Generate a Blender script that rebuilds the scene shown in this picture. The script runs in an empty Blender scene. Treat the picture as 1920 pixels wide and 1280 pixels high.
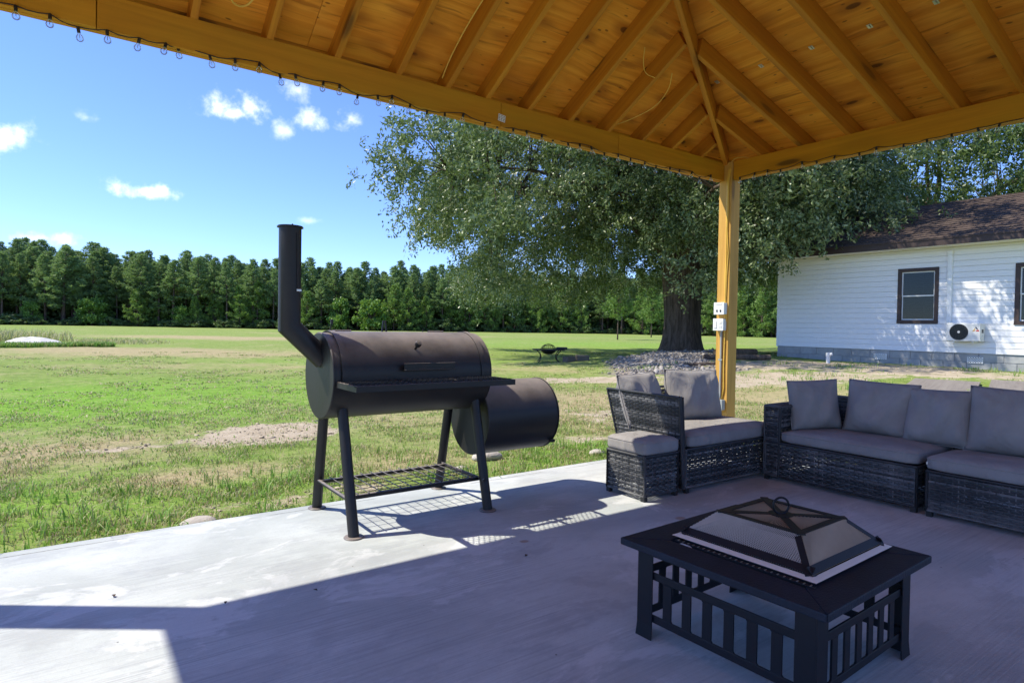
import bpy, bmesh, math, random
import numpy as np
from mathutils import Matrix, Vector

random.seed(4)
rs = np.random.RandomState(11)
S = bpy.context.scene
COL = S.collection
rad = math.radians

# ------------------------------------------------------------------ camera
CAM_YAW, CAM_PITCH, CAM_ROLL, CAM_F, CAM_H = 0.621651982, -0.0188964865, 0.0162949302, 1158.108, 1.15
cp, sp = math.cos(CAM_PITCH), math.sin(CAM_PITCH)
fw = Vector((math.sin(CAM_YAW)*cp, math.cos(CAM_YAW)*cp, sp))
r0 = Vector((math.cos(CAM_YAW), -math.sin(CAM_YAW), 0))
u0 = r0.cross(fw)
rt = math.cos(CAM_ROLL)*r0 + math.sin(CAM_ROLL)*u0
up = -math.sin(CAM_ROLL)*r0 + math.cos(CAM_ROLL)*u0
cd = bpy.data.cameras.new("camera")
cam = bpy.data.objects.new("camera", cd)
COL.objects.link(cam)
cam.matrix_world = Matrix(((rt.x, up.x, -fw.x, 0), (rt.y, up.y, -fw.y, 0), (rt.z, up.z, -fw.z, CAM_H), (0, 0, 0, 1)))
cd.sensor_width = 36.0
cd.lens = 36.0*CAM_F/1920.0
cd.shift_y = -7.37/1920.0
cd.clip_start = 0.05
cd.clip_end = 3000
S.camera = cam

# ------------------------------------------------------------------ light
SUN_AZ = math.atan2(-0.82, 0.57)          # towards the sun, clockwise from +Y
SUN_EL = rad(52.0)
S.view_settings.view_transform = 'Standard'
S.view_settings.look = 'None'
S.view_settings.exposure = 1.3
S.view_settings.gamma = 1.0
S.view_settings.use_curve_mapping = False
S.cycles.max_bounces = 12
S.cycles.diffuse_bounces = 6
S.cycles.transparent_max_bounces = 24
S.cycles.use_denoising = True
S.cycles.sample_clamp_indirect = 8.0
S.cycles.caustics_reflective = False
S.cycles.caustics_refractive = False

to_sun = Vector((math.sin(SUN_AZ)*math.cos(SUN_EL), math.cos(SUN_AZ)*math.cos(SUN_EL), math.sin(SUN_EL)))
sd = bpy.data.lights.new("sun", 'SUN')
sd.energy = 2.68
sd.angle = rad(0.53)
sd.color = (1.0, 0.935, 0.79)
sun = bpy.data.objects.new("sun", sd)
COL.objects.link(sun)
sun.rotation_euler = (-to_sun).to_track_quat('-Z', 'Y').to_euler()
sun.location = to_sun*60

W = bpy.data.worlds.new("World")
S.world = W
W.use_nodes = True
wn, wl = W.node_tree.nodes, W.node_tree.links
wn.clear()
w_out = wn.new('ShaderNodeOutputWorld')
w_bg = wn.new('ShaderNodeBackground')
w_bg.inputs['Strength'].default_value = 0.122
sky = wn.new('ShaderNodeTexSky')
sky.sky_type = 'NISHITA'
sky.sun_disc = False
sky.sun_elevation = SUN_EL
sky.sun_rotation = SUN_AZ
sky.altitude = 1600
sky.air_density = 1.0
sky.dust_density = 0.0
sky.ozone_density = 6.0


def wmath(op, a, b=None, c=None):
    n = wn.new('ShaderNodeMath')
    n.operation = op
    for i, x in enumerate((a, b, c)):
        if x is None:
            continue
        if isinstance(x, (int, float)):
            n.inputs[i].default_value = x
        else:
            wl.new(x, n.inputs[i])
    return n.outputs[0]


def wdot(vec, v):
    n = wn.new('ShaderNodeVectorMath')
    n.operation = 'DOT_PRODUCT'
    wl.new(vec, n.inputs[0])
    n.inputs[1].default_value = v
    return n.outputs['Value']


tc = wn.new('ShaderNodeTexCoord')
wdir = tc.outputs['Generated']
wno = wn.new('ShaderNodeTexNoise')
wno.inputs['Scale'].default_value = 34
wno.inputs['Detail'].default_value = 9
wno.inputs['Roughness'].default_value = 0.62
wl.new(wdir, wno.inputs['Vector'])
wno2 = wn.new('ShaderNodeTexNoise')
wno2.inputs['Scale'].default_value = 13
wno2.inputs['Detail'].default_value = 4
wl.new(wdir, wno2.inputs['Vector'])
nz = wmath('ADD', wmath('MULTIPLY', wmath('SUBTRACT', wno.outputs['Fac'], 0.5), 2.5), wmath('MULTIPLY', wmath('SUBTRACT', wno2.outputs['Fac'], 0.5), 1.7))
# small fair-weather clouds: direction, half width, half height, density
CLOUDS = [((0.168, 0.940, 0.300), .040, .024, 1.0), ((0.205, 0.930, 0.304), .040, .026, 1.0), ((0.187, 0.937, 0.292), .03, .016, .9), ((0.264, 0.906, 0.331), .034, .017, .55),
          ((0.285, 0.911, 0.297), .030, .017, .8), ((0.249, 0.928, 0.279), .020, .022, .6), ((0.340, 0.891, 0.301), .036, .020, .7),
          ((-0.063, 0.974, 0.216), .040, .034, 1.0), ((0.016, 0.966, 0.257), .016, .012, .5), ((0.083, 0.981, 0.176), .045, .015, .95),
          ((-0.026, 0.994, 0.103), .045, .015, .7), ((0.295, 0.943, 0.154), .030, .009, .35), ((-0.10, 0.985, 0.143), .030, .010, .4),
          ((-0.55, 0.80, 0.23), .09, .035, .9), ((-0.72, 0.6, 0.34), .12, .05, .9), ((0.9, -0.2, 0.38), .12, .05, .9), ((0.3, -0.9, 0.3), .14, .05, .9), ((-0.6, -0.7, 0.33), .14, .06, .9)]
cov = None
for d, hw, hh, den in CLOUDS:
    c = Vector(d).normalized()
    t1 = Vector((0, 0, 1)).cross(c).normalized()
    t2 = c.cross(t1)
    uu = wmath('MULTIPLY', wdot(wdir, t1), 1/hw)
    vv = wmath('MULTIPLY', wdot(wdir, t2), 1/hh)
    q = wmath('SQRT', wmath('ADD', wmath('MULTIPLY', uu, uu), wmath('MULTIPLY', vv, vv)))
    front = wmath('GREATER_THAN', wdot(wdir, c), 0.5)
    m = wmath('ADD', wmath('SUBTRACT', 1.0, q), nz)
    m.node.use_clamp = False
    mr = wn.new('ShaderNodeMapRange')
    mr.interpolation_type = 'SMOOTHSTEP'
    mr.inputs['From Min'].default_value = 0.15
    mr.inputs['From Max'].default_value = 1.55
    wl.new(m, mr.inputs['Value'])
    m = wmath('MULTIPLY', wmath('MULTIPLY', mr.outputs[0], front), den)
    cov = m if cov is None else wmath('MAXIMUM', cov, m)
wmix = wn.new('ShaderNodeMix')
wmix.data_type = 'RGBA'
wl.new(cov, wmix.inputs[0])
wtint = wn.new('ShaderNodeMix')
wtint.data_type = 'RGBA'
wtint.blend_type = 'MULTIPLY'
wtint.inputs[0].default_value = 1.0
wl.new(sky.outputs[0], wtint.inputs[6])
wtint.inputs[7].default_value = (0.72, 0.74, 0.95, 1)
wl.new(wtint.outputs[2], wmix.inputs[6])
wmix.inputs[7].default_value = (7.2, 7.3, 7.5, 1)
wl.new(wmix.outputs[2], w_bg.inputs[0])
wl.new(w_bg.outputs[0], w_out.inputs[0])


# ------------------------------------------------------------------ helpers
WM = {}


class MB:
    def __init__(self):
        self.v, self.f = [], []

    def add(self, verts, faces):
        k = len(self.v)
        self.v += [tuple(p) for p in verts]
        self.f += [tuple(i+k for i in f) for f in faces]
        return self

    def box(self, c, s, M=None):
        x, y, z = s[0]/2, s[1]/2, s[2]/2
        P = [Vector((i*x, j*y, k*z)) for i in (-1, 1) for j in (-1, 1) for k in (-1, 1)]
        if M is not None:
            P = [M @ p for p in P]
        P = [p+Vector(c) for p in P]
        return self.add(P, [(0, 1, 3, 2), (4, 6, 7, 5), (0, 4, 5, 1), (2, 3, 7, 6), (0, 2, 6, 4), (1, 5, 7, 3)])

    def span(self, a, b):
        return self.box([(a[i]+b[i])/2 for i in range(3)], [abs(b[i]-a[i]) for i in range(3)])

    def hexa(self, P):
        """8 points: 4 of one end, 4 of the other in the same order"""
        return self.add(P, [(3, 2, 1, 0), (4, 5, 6, 7), (0, 1, 5, 4), (1, 2, 6, 5), (2, 3, 7, 6), (3, 0, 4, 7)])

    def bar(self, p0, p1, w, h, upv=(0, 0, 1)):
        p0, p1 = Vector(p0), Vector(p1)
        d = (p1-p0).normalized()
        s = d.cross(Vector(upv)).normalized()
        n = s.cross(d).normalized()
        s, n = s*w/2, n*h/2
        return self.hexa([p0-s-n, p0+s-n, p0+s+n, p0-s+n, p1-s-n, p1+s-n, p1+s+n, p1-s+n])

    def tube(self, pts, r, n=8, caps=True, r1=None):
        pts = [Vector(p) for p in pts]
        m = len(pts)
        rr = r if isinstance(r, (list, tuple)) else [r + ((r1 if r1 is not None else r)-r)*i/max(1, m-1) for i in range(m)]
        ref = Vector((0.13, 0.31, 0.94))
        V = []
        pn = None
        for i in range(m):
            d = (pts[min(i+1, m-1)]-pts[max(i-1, 0)]).normalized()
            if pn is None:
                pn = d.cross(ref)
                if pn.length < 1e-3:
                    pn = d.cross(Vector((1, 0, 0)))
                pn.normalize()
            pn = (pn - d*pn.dot(d)).normalized()
            b = d.cross(pn)
            for k in range(n):
                a = 2*math.pi*k/n
                V.append(pts[i]+(pn*math.cos(a)+b*math.sin(a))*rr[i])
        F = []
        for i in range(m-1):
            for k in range(n):
                F.append((i*n+k, i*n+(k+1) % n, (i+1)*n+(k+1) % n, (i+1)*n+k))
        if caps:
            F.append(tuple(range(n-1, -1, -1)))
            F.append(tuple((m-1)*n+k for k in range(n)))
        return self.add(V, F)

    def lathe(self, c, prof, n=24, axis=(0, 0, 1), closed=False):
        """prof: (radius, along axis)"""
        ax = Vector(axis).normalized()
        s = ax.cross(Vector((0, 1, 0.01))).normalized()
        t = ax.cross(s)
        c = Vector(c)
        V = []
        for r, h in prof:
            for k in range(n):
                a = 2*math.pi*k/n
                V.append(c+ax*h+(s*math.cos(a)+t*math.sin(a))*r)
        F = []
        m = len(prof)
        for i in range(m-1 if not closed else m):
            for k in range(n):
                j = (i+1) % m
                F.append((i*n+k, i*n+(k+1) % n, j*n+(k+1) % n, j*n+k))
        return self.add(V, F)

    def poly(self, P, n, th):
        """flat polygon P extruded along n by th"""
        n = Vector(n).normalized()*th
        P = [Vector(p) for p in P]
        k = len(P)
        V = P+[p+n for p in P]
        F = [tuple(range(k-1, -1, -1)), tuple(range(k, 2*k))]+[(i, (i+1) % k, k+(i+1) % k, k+i) for i in range(k)]
        return self.add(V, F)


def setmesh(me, smooth, fix=True):
    bm = bmesh.new()
    bm.from_mesh(me)
    if fix:
        bmesh.ops.recalc_face_normals(bm, faces=bm.faces)
    bm.to_mesh(me)
    bm.free()
    if smooth:
        for p in me.polygons:
            p.use_smooth = True
        if smooth == 'auto':
            me.set_sharp_from_angle(angle=rad(38))


def place(o, parent, M):
    WM[o] = M
    if parent is not None:
        o.parent = parent
        o.matrix_basis = WM[parent].inverted() @ M
    else:
        o.matrix_basis = M


def props(o, label=None, cat=None, group=None, kind=None):
    for k, x in (('label', label), ('category', cat), ('group', group), ('kind', kind)):
        if x:
            o[k] = x
    return o


def obj(name, mb, mat, parent=None, M=None, smooth=False, bevel=0, fix=True, **kw):
    me = bpy.data.meshes.new(name)
    V = [Vector(p) for p in mb.v]
    if M is None:
        lo = Vector([min(p[i] for p in V) for i in range(3)])
        hi = Vector([max(p[i] for p in V) for i in range(3)])
        o0 = (lo+hi)/2
        o0.z = lo.z
        V = [p-o0 for p in V]
        M = Matrix.Translation(o0)
    me.from_pydata(V, [], mb.f)
    setmesh(me, smooth, fix)
    me.materials.append(mat)
    o = bpy.data.objects.new(name, me)
    COL.objects.link(o)
    place(o, parent, M)
    if bevel:
        b = o.modifiers.new("bevel", 'BEVEL')
        b.width = bevel
        b.segments = 2
        b.limit_method = 'ANGLE'
        b.angle_limit = rad(40)
    return props(o, **kw)


def inst(src, parent, M, name=None, **kw):
    o = src.copy()
    if name:
        o.name = name
    COL.objects.link(o)
    place(o, parent, M)
    return props(o, **kw)


def thing(name, loc, label, cat, group=None, rz=0):
    o = bpy.data.objects.new(name, None)
    o.empty_display_size = 0.1
    COL.objects.link(o)
    place(o, None, Matrix.Translation(Vector(loc)) @ Matrix.Rotation(rz, 4, 'Z'))
    return props(o, label, cat, group)


def axes(o, x, y, z):
    x, y, z = Vector(x), Vector(y), Vector(z)
    return Matrix(((x.x, y.x, z.x, o[0]), (x.y, y.y, z.y, o[1]), (x.z, y.z, z.z, o[2]), (0, 0, 0, 1)))


def beam_between(name, p0, p1, w, h, mat, parent, upv=(0, 0, 1), bevel=0.003, **kw):
    """board of its own, long axis along local X so that the grain follows it; p0,p1 are the centre line"""
    p0, p1 = Vector(p0), Vector(p1)
    d = (p1-p0)
    L = d.length
    d.normalize()
    s = Vector(upv).cross(d).normalized()
    n = d.cross(s)
    M = axes((p0+p1)/2, d, s, n)
    return obj(name, MB().box((0, 0, 0), (L, w, h)), mat, parent, M=M, bevel=bevel, **kw)


def np_mesh(name, V, F, mat=None):
    """V (n,3), F (m,k)"""
    V = np.asarray(V, np.float32)
    F = np.asarray(F, np.int32)
    me = bpy.data.meshes.new(name)
    k = F.shape[1]
    me.vertices.add(len(V))
    me.vertices.foreach_set('co', V.ravel())
    me.loops.add(F.size)
    me.loops.foreach_set('vertex_index', F.ravel())
    me.polygons.add(len(F))
    me.polygons.foreach_set('loop_start', np.arange(0, F.size, k, dtype=np.int32))
    me.update(calc_edges=True)
    if mat:
        me.materials.append(mat)
    return me


def mesh_obj(name, me, parent=None, M=None, **kw):
    o = bpy.data.objects.new(name, me)
    COL.objects.link(o)
    place(o, parent, M if M is not None else Matrix.Identity(4))
    return props(o, **kw)


def hash2(ix, iy, seed):
    h = (ix.astype(np.int64)*374761393 + iy.astype(np.int64)*668265263 + seed*974634777) & 0xFFFFFFFF
    h = ((h ^ (h >> 13))*1274126177) & 0xFFFFFFFF
    return ((h ^ (h >> 16)) & 0xFFFF)/65535.0


def vn(x, y, sc, seed=0, oct=4):
    """value noise 0..1"""
    x = np.asarray(x, float)/sc
    y = np.asarray(y, float)/sc
    a, t, tot = 1.0, 0.0, 0.0
    for o in range(oct):
        ix, iy = np.floor(x), np.floor(y)
        fx, fy = x-ix, y-iy
        fx, fy = fx*fx*(3-2*fx), fy*fy*(3-2*fy)
        v = (hash2(ix, iy, seed+o)*(1-fx)+hash2(ix+1, iy, seed+o)*fx)*(1-fy) + (hash2(ix, iy+1, seed+o)*(1-fx)+hash2(ix+1, iy+1, seed+o)*fx)*fy
        t = t+a*v
        tot += a
        a *= 0.5
        x, y = x*2.03+7.1, y*2.03+3.7
    return t/tot


def ss(a, b, x):
    t = np.clip((np.asarray(x, float)-a)/(b-a), 0, 1)
    return t*t*(3-2*t)


# ------------------------------------------------------------------ materials
class N:
    """small node-graph helper"""

    def __init__(self, name):
        self.m = bpy.data.materials.new(name)
        self.m.use_nodes = True
        self.n, self.l = self.m.node_tree.nodes, self.m.node_tree.links
        self.n.clear()
        self.out = self.n.new('ShaderNodeOutputMaterial')
        self.b = self.n.new('ShaderNodeBsdfPrincipled')
        self.l.new(self.b.outputs[0], self.out.inputs[0])
        self._tc = None

    def tc(self, w='Object'):
        if self._tc is None:
            self._tc = self.n.new('ShaderNodeTexCoord')
        return self._tc.outputs[w]

    def pos(self):
        g = self.n.new('ShaderNodeNewGeometry')
        return g.outputs['Position']

    def set(self, inp, x):
        if hasattr(x, 'is_linked') or isinstance(x, bpy.types.NodeSocket):
            self.l.new(x, inp)
        elif isinstance(x, (tuple, list)) and len(x) == 3 and inp.type == 'RGBA':
            inp.default_value = (*x, 1)
        else:
            inp.default_value = x

    def math(self, op, a, b=0.0, clamp=False):
        k = self.n.new('ShaderNodeMath')
        k.operation = op
        k.use_clamp = clamp
        self.set(k.inputs[0], a)
        self.set(k.inputs[1], b)
        return k.outputs[0]

    def vmap(self, vec, scale=(1, 1, 1), loc=(0, 0, 0), rot=(0, 0, 0)):
        k = self.n.new('ShaderNodeMapping')
        self.l.new(vec, k.inputs[0])
        self.set(k.inputs['Scale'], scale)
        self.set(k.inputs['Location'], loc)
        self.set(k.inputs['Rotation'], rot)
        return k.outputs[0]

    def vadd(self, a, b):
        k = self.n.new('ShaderNodeVectorMath')
        k.operation = 'ADD'
        self.set(k.inputs[0], a)
        self.set(k.inputs[1], b)
        return k.outputs[0]

    def noise(self, vec, scale, detail=4, rough=0.55, dist=0.0, col=False):
        k = self.n.new('ShaderNodeTexNoise')
        self.l.new(vec, k.inputs['Vector'])
        k.inputs['Scale'].default_value = scale
        k.inputs['Detail'].default_value = detail
        k.inputs['Roughness'].default_value = rough
        k.inputs['Distortion'].default_value = dist
        return k.outputs['Color' if col else 'Fac']

    def voro(self, vec, scale, feat='F1', rnd=1.0):
        k = self.n.new('ShaderNodeTexVoronoi')
        k.feature = feat
        self.l.new(vec, k.inputs['Vector'])
        k.inputs['Scale'].default_value = scale
        k.inputs['Randomness'].default_value = rnd
        return k.outputs['Distance']

    def rng(self, x, a, b, c=0.0, d=1.0, smooth=True):
        k = self.n.new('ShaderNodeMapRange')
        if smooth:
            k.interpolation_type = 'SMOOTHSTEP'
        self.set(k.inputs['Value'], x)
        k.inputs['From Min'].default_value = a
        k.inputs['From Max'].default_value = b
        k.inputs['To Min'].default_value = c
        k.inputs['To Max'].default_value = d
        return k.outputs[0]

    def mix(self, f, a, b, mode='MIX'):
        k = self.n.new('ShaderNodeMix')
        k.data_type = 'RGBA'
        k.blend_type = mode
        self.set(k.inputs[0], f)
        self.set(k.inputs[6], a)
        self.set(k.inputs[7], b)
        return k.outputs[2]

    def ramp(self, f, stops):
        k = self.n.new('ShaderNodeValToRGB')
        e = k.color_ramp.elements
        while len(e) < len(stops):
            e.new(0.5)
        for i, (p, c) in enumerate(stops):
            e[i].position = p
            e[i].color = (*c, 1)
        self.l.new(f, k.inputs[0])
        return k.outputs[0]

    def attr(self, name):
        k = self.n.new('ShaderNodeAttribute')
        k.attribute_name = name
        return k.outputs['Fac']

    def rand(self):
        k = self.n.new('ShaderNodeObjectInfo')
        return k.outputs['Random']

    def island(self):
        g = self.n.new('ShaderNodeNewGeometry')
        return g.outputs['Random Per Island']

    def bump(self, h, dist=0.01, strength=1.0):
        k = self.n.new('ShaderNodeBump')
        k.inputs['Distance'].default_value = dist
        k.inputs['Strength'].default_value = strength
        self.l.new(h, k.inputs['Height'])
        self.l.new(k.outputs[0], self.b.inputs['Normal'])
        return self

    def fin(self, col=None, rough=None, metal=None, spec=None):
        if col is not None:
            self.set(self.b.inputs['Base Color'], col)
        if rough is not None:
            self.set(self.b.inputs['Roughness'], rough)
        if metal is not None:
            self.set(self.b.inputs['Metallic'], metal)
        if spec is not None:
            self.set(self.b.inputs['Specular IOR Level'], spec)
        return self.m


def plain(name, col, rough=0.6, var=0.12, scale=6, metal=0.0, spec=0.5, bump=0.0):
    g = N(name)
    v = g.noise(g.tc(), scale, 6, 0.6)
    c = g.mix(v, tuple(x*(1-var) for x in col), tuple(min(1, x*(1+var)) for x in col))
    if bump:
        g.bump(g.noise(g.tc(), scale*8, 4), bump)
    return g.fin(c, rough, metal, spec)


def lumber(name, light, dark, knot=0.5, gscale=1.0, rough=0.62, green=None):
    g = N(name)
    off = g.math('MULTIPLY', g.rand(), 37.0)
    comb = g.n.new('ShaderNodeCombineXYZ')
    for i in range(3):
        g.l.new(off, comb.inputs[i])
    v = g.vadd(g.tc(), comb.outputs[0])
    wob = g.noise(g.vmap(v, (1.2, 3, 3)), 1.0, 3)
    gr = g.noise(g.vmap(v, (1.1*gscale, 26*gscale, 26*gscale)), 1.0, 5, 0.6, 0.7)
    gr2 = g.noise(g.vmap(v, (0.5, 7, 7)), 1.0, 3)
    f = g.math('ADD', g.math('MULTIPLY', gr, 0.65), g.math('MULTIPLY', gr2, 0.35))
    c = g.mix(g.rng(f, 0.3, 0.68), dark, light)
    if green:
        c = g.mix(g.rng(wob, 0.4, 0.75, 0, 0.6), c, green)
    kd = g.voro(g.vmap(v, (1.25, 6.0, 6.0)), 1.0)
    kn = g.math('MULTIPLY', g.rng(kd, 0.10, 0.19, 1, 0), knot)
    halo = g.math('MULTIPLY', g.rng(kd, 0.14, 0.42, 0.55, 0), knot)
    c = g.mix(halo, c, tuple(x*0.62 for x in dark))
    c = g.mix(kn, c, (0.055, 0.022, 0.006))
    c = g.mix(g.math('MULTIPLY', g.rand(), 0.28), c, tuple(x*0.8 for x in dark))
    g.bump(gr, 0.0016, 0.6)
    return g.fin(c, rough, 0, 0.3)


M_RAFTER = lumber("rafter_lumber", (0.60, 0.25, 0.015), (0.42, 0.15, 0.008), 0.65)
M_BEAM = lumber("treated_beam_lumber", (0.62, 0.275, 0.012), (0.46, 0.185, 0.007), 0.85, green=(0.47, 0.26, 0.010))
M_POST = lumber("post_lumber", (0.68, 0.40, 0.09), (0.52, 0.28, 0.055), 0.6)


def plywood():
    g = N("plywood_sheathing")
    off = g.math('MULTIPLY', g.rand(), 53.0)
    comb = g.n.new('ShaderNodeCombineXYZ')
    for i in range(3):
        g.l.new(off, comb.inputs[i])
    v = g.vadd(g.tc(), comb.outputs[0])
    # rotary-cut face grain: long wavering bands with tighter rings here and there
    wob = g.noise(g.vmap(v, (1.1, 2.2, 1)), 1.0, 3, 0.5, col=True)
    vm = g.n.new('ShaderNodeVectorMath')
    vm.operation = 'MULTIPLY_ADD'
    g.l.new(wob, vm.inputs[0])
    vm.inputs[1].default_value = (0.12, 0.16, 0)
    g.l.new(v, vm.inputs[2])
    vw = vm.outputs[0]
    band = g.noise(g.vmap(vw, (0.55, 15, 1)), 1.0, 4, 0.6, 0.35)
    fine = g.noise(g.vmap(vw, (1.6, 48, 1)), 1.0, 4, 0.65)
    streak = g.noise(g.vmap(vw, (1.7, 22, 1), (5, 9, 0)), 1.0, 3, 0.55)
    broad = g.noise(g.vmap(v, (0.9, 2.2, 1)), 1.0, 5, 0.6)
    blot = g.noise(g.vmap(v, (3.0, 5.0, 1), (2, 4, 0)), 1.0, 4, 0.6)
    c = g.mix(g.rng(band, 0.3, 0.7), (0.74, 0.265, 0.014), (0.96, 0.43, 0.042))
    c = g.mix(g.math('MULTIPLY', g.rng(fine, 0.45, 0.75), 0.35), c, (0.50, 0.16, 0.008))
    c = g.mix(g.math('MULTIPLY', g.rng(streak, 0.58, 0.70), 0.6), c, (0.30, 0.085, 0.006))
    c = g.mix(g.math('MULTIPLY', g.rng(broad, 0.46, 0.7), 0.55), c, (0.56, 0.175, 0.010))
    c = g.mix(g.math('MULTIPLY', g.rng(blot, 0.52, 0.72), 0.5), c, (0.86, 0.39, 0.045))
    kd = g.voro(g.vmap(vw, (2.4, 5.6, 1)), 1.0)
    c = g.mix(g.rng(kd, 0.13, 0.40, 0.6, 0), c, (0.34, 0.095, 0.006))
    c = g.mix(g.rng(kd, 0.09, 0.14, 0.85, 0), c, (0.045, 0.014, 0.003))
    kd2 = g.voro(g.vmap(vw, (6.5, 17, 1), (3.1, 1.7, 0)), 1.0)
    c = g.mix(g.rng(kd2, 0.07, 0.14, 0.7, 0), c, (0.09, 0.027, 0.004))
    c = g.mix(g.math('MULTIPLY', g.rand(), 0.25), c, (0.55, 0.17, 0.010))
    g.bump(band, 0.002, 0.5)
    return g.fin(c, 0.66, 0, 0.25)


M_PLY = plywood()


def concrete():
    g = N("broomed_concrete")
    v = g.pos()
    big = g.noise(g.vmap(v, (0.8, 1.3, 1)), 1.0, 6, 0.62, 0.4)
    mid = g.noise(g.vmap(v, (2.0, 4.2, 1)), 1.0, 6, 0.7)
    sm = g.noise(g.vmap(v, (7, 12, 1)), 1.0, 5, 0.7)
    fine = g.noise(v, 70, 4, 0.7)
    broom = g.noise(g.vmap(v, (1.6, 95, 1)), 1.0, 3, 0.6)  # same wire; sky light put into the colour of this side
    bpatch = g.noise(g.vmap(v, (0.6, 1.6, 1), (7, 3, 0)), 1.0, 4, 0.6)
    c = g.mix(g.rng(big, 0.36, 0.64), (0.42, 0.452, 0.445), (0.56, 0.597, 0.588))
    c = g.mix(g.math('MULTIPLY', g.rng(mid, 0.5, 0.70), 0.6), c, (0.35, 0.375, 0.40))
    c = g.mix(g.math('MULTIPLY', g.rng(mid, 0.28, 0.42, 1, 0), 0.6), c, (0.66, 0.69, 0.71))
    c = g.mix(g.math('MULTIPLY', g.rng(sm, 0.52, 0.7), 0.28), c, (0.35, 0.37, 0.39))
    c = g.mix(g.math('MULTIPLY', g.math('MULTIPLY', g.rng(broom, 0.42, 0.68), g.rng(bpatch, 0.38, 0.62)), 0.55), c, (0.29, 0.305, 0.325))
    c = g.mix(g.math('MULTIPLY', g.rng(fine, 0.5, 0.75), 0.22), c, (0.27, 0.285, 0.30))
    wear = g.noise(g.vmap(v, (1.5, 2.4, 1), (11, 4, 0)), 1.0, 7, 0.68, 0.5)
    wear2 = g.noise(g.vmap(v, (1.0, 1.9, 1), (3, 17, 0)), 1.0, 7, 0.66, 0.3)
    c = g.mix(g.math('MULTIPLY', g.rng(wear, 0.545, 0.60), 0.42), c, (0.70, 0.715, 0.72))
    c = g.mix(g.math('MULTIPLY', g.rng(wear2, 0.54, 0.61), 0.42), c, (0.33, 0.345, 0.355))
    sx = g.n.new('ShaderNodeSeparateXYZ')
    g.l.new(v, sx.inputs[0])
    warm = g.math('MULTIPLY', g.rng(sx.outputs[0], 1.5, 4.2), g.rng(big, 0.28, 0.6))
    c = g.mix(g.math('MULTIPLY', warm, 0.32), c, (0.55, 0.49, 0.44))
    spot = g.voro(v, 6.0)
    c = g.mix(g.rng(spot, 0.012, 0.035, 0.8, 0), c, (0.06, 0.05, 0.045))
    # form-board crack a hand's width in from the edge, and two rust stains
    d = g.math('ABSOLUTE', g.math('SUBTRACT', g.math('ADD', sx.outputs[1], g.math('MULTIPLY', g.math('SUBTRACT', sm, 0.5), 0.03)), SLAB_Y-0.085))
    crack = g.math('MULTIPLY', g.rng(d, 0.002, 0.006, 1, 0), g.rng(g.noise(g.vmap(v, (1.3, 1, 1)), 1.0, 3), 0.45, 0.52))
    c = g.mix(g.math('MULTIPLY', crack, 0.75), c, (0.10, 0.09, 0.085))
    for px, py, r in ((1.98, 2.62, 0.035), (3.02, 2.43, 0.05)):
        dx = g.math('SUBTRACT', sx.outputs[0], px)
        dy = g.math('MULTIPLY', g.math('SUBTRACT', sx.outputs[1], py), 1.4)
        rr = g.math('SQRT', g.math('ADD', g.math('MULTIPLY', dx, dx), g.math('MULTIPLY', dy, dy)))
        c = g.mix(g.rng(g.math('ADD', rr, g.math('MULTIPLY', g.math('SUBTRACT', sm, 0.5), 0.03)), r*.5, r, 0.6, 0), c, (0.30, 0.16, 0.08))
    h = g.math('ADD', g.math('MULTIPLY', broom, 0.6), g.math('MULTIPLY', fine, 0.4))
    g.bump(h, 0.004, 0.6)
    return g.fin(c, 0.86, 0, 0.25)


SLAB_Y, SLAB_X1 = 3.888, 5.52
M_CONC = concrete()


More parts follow.
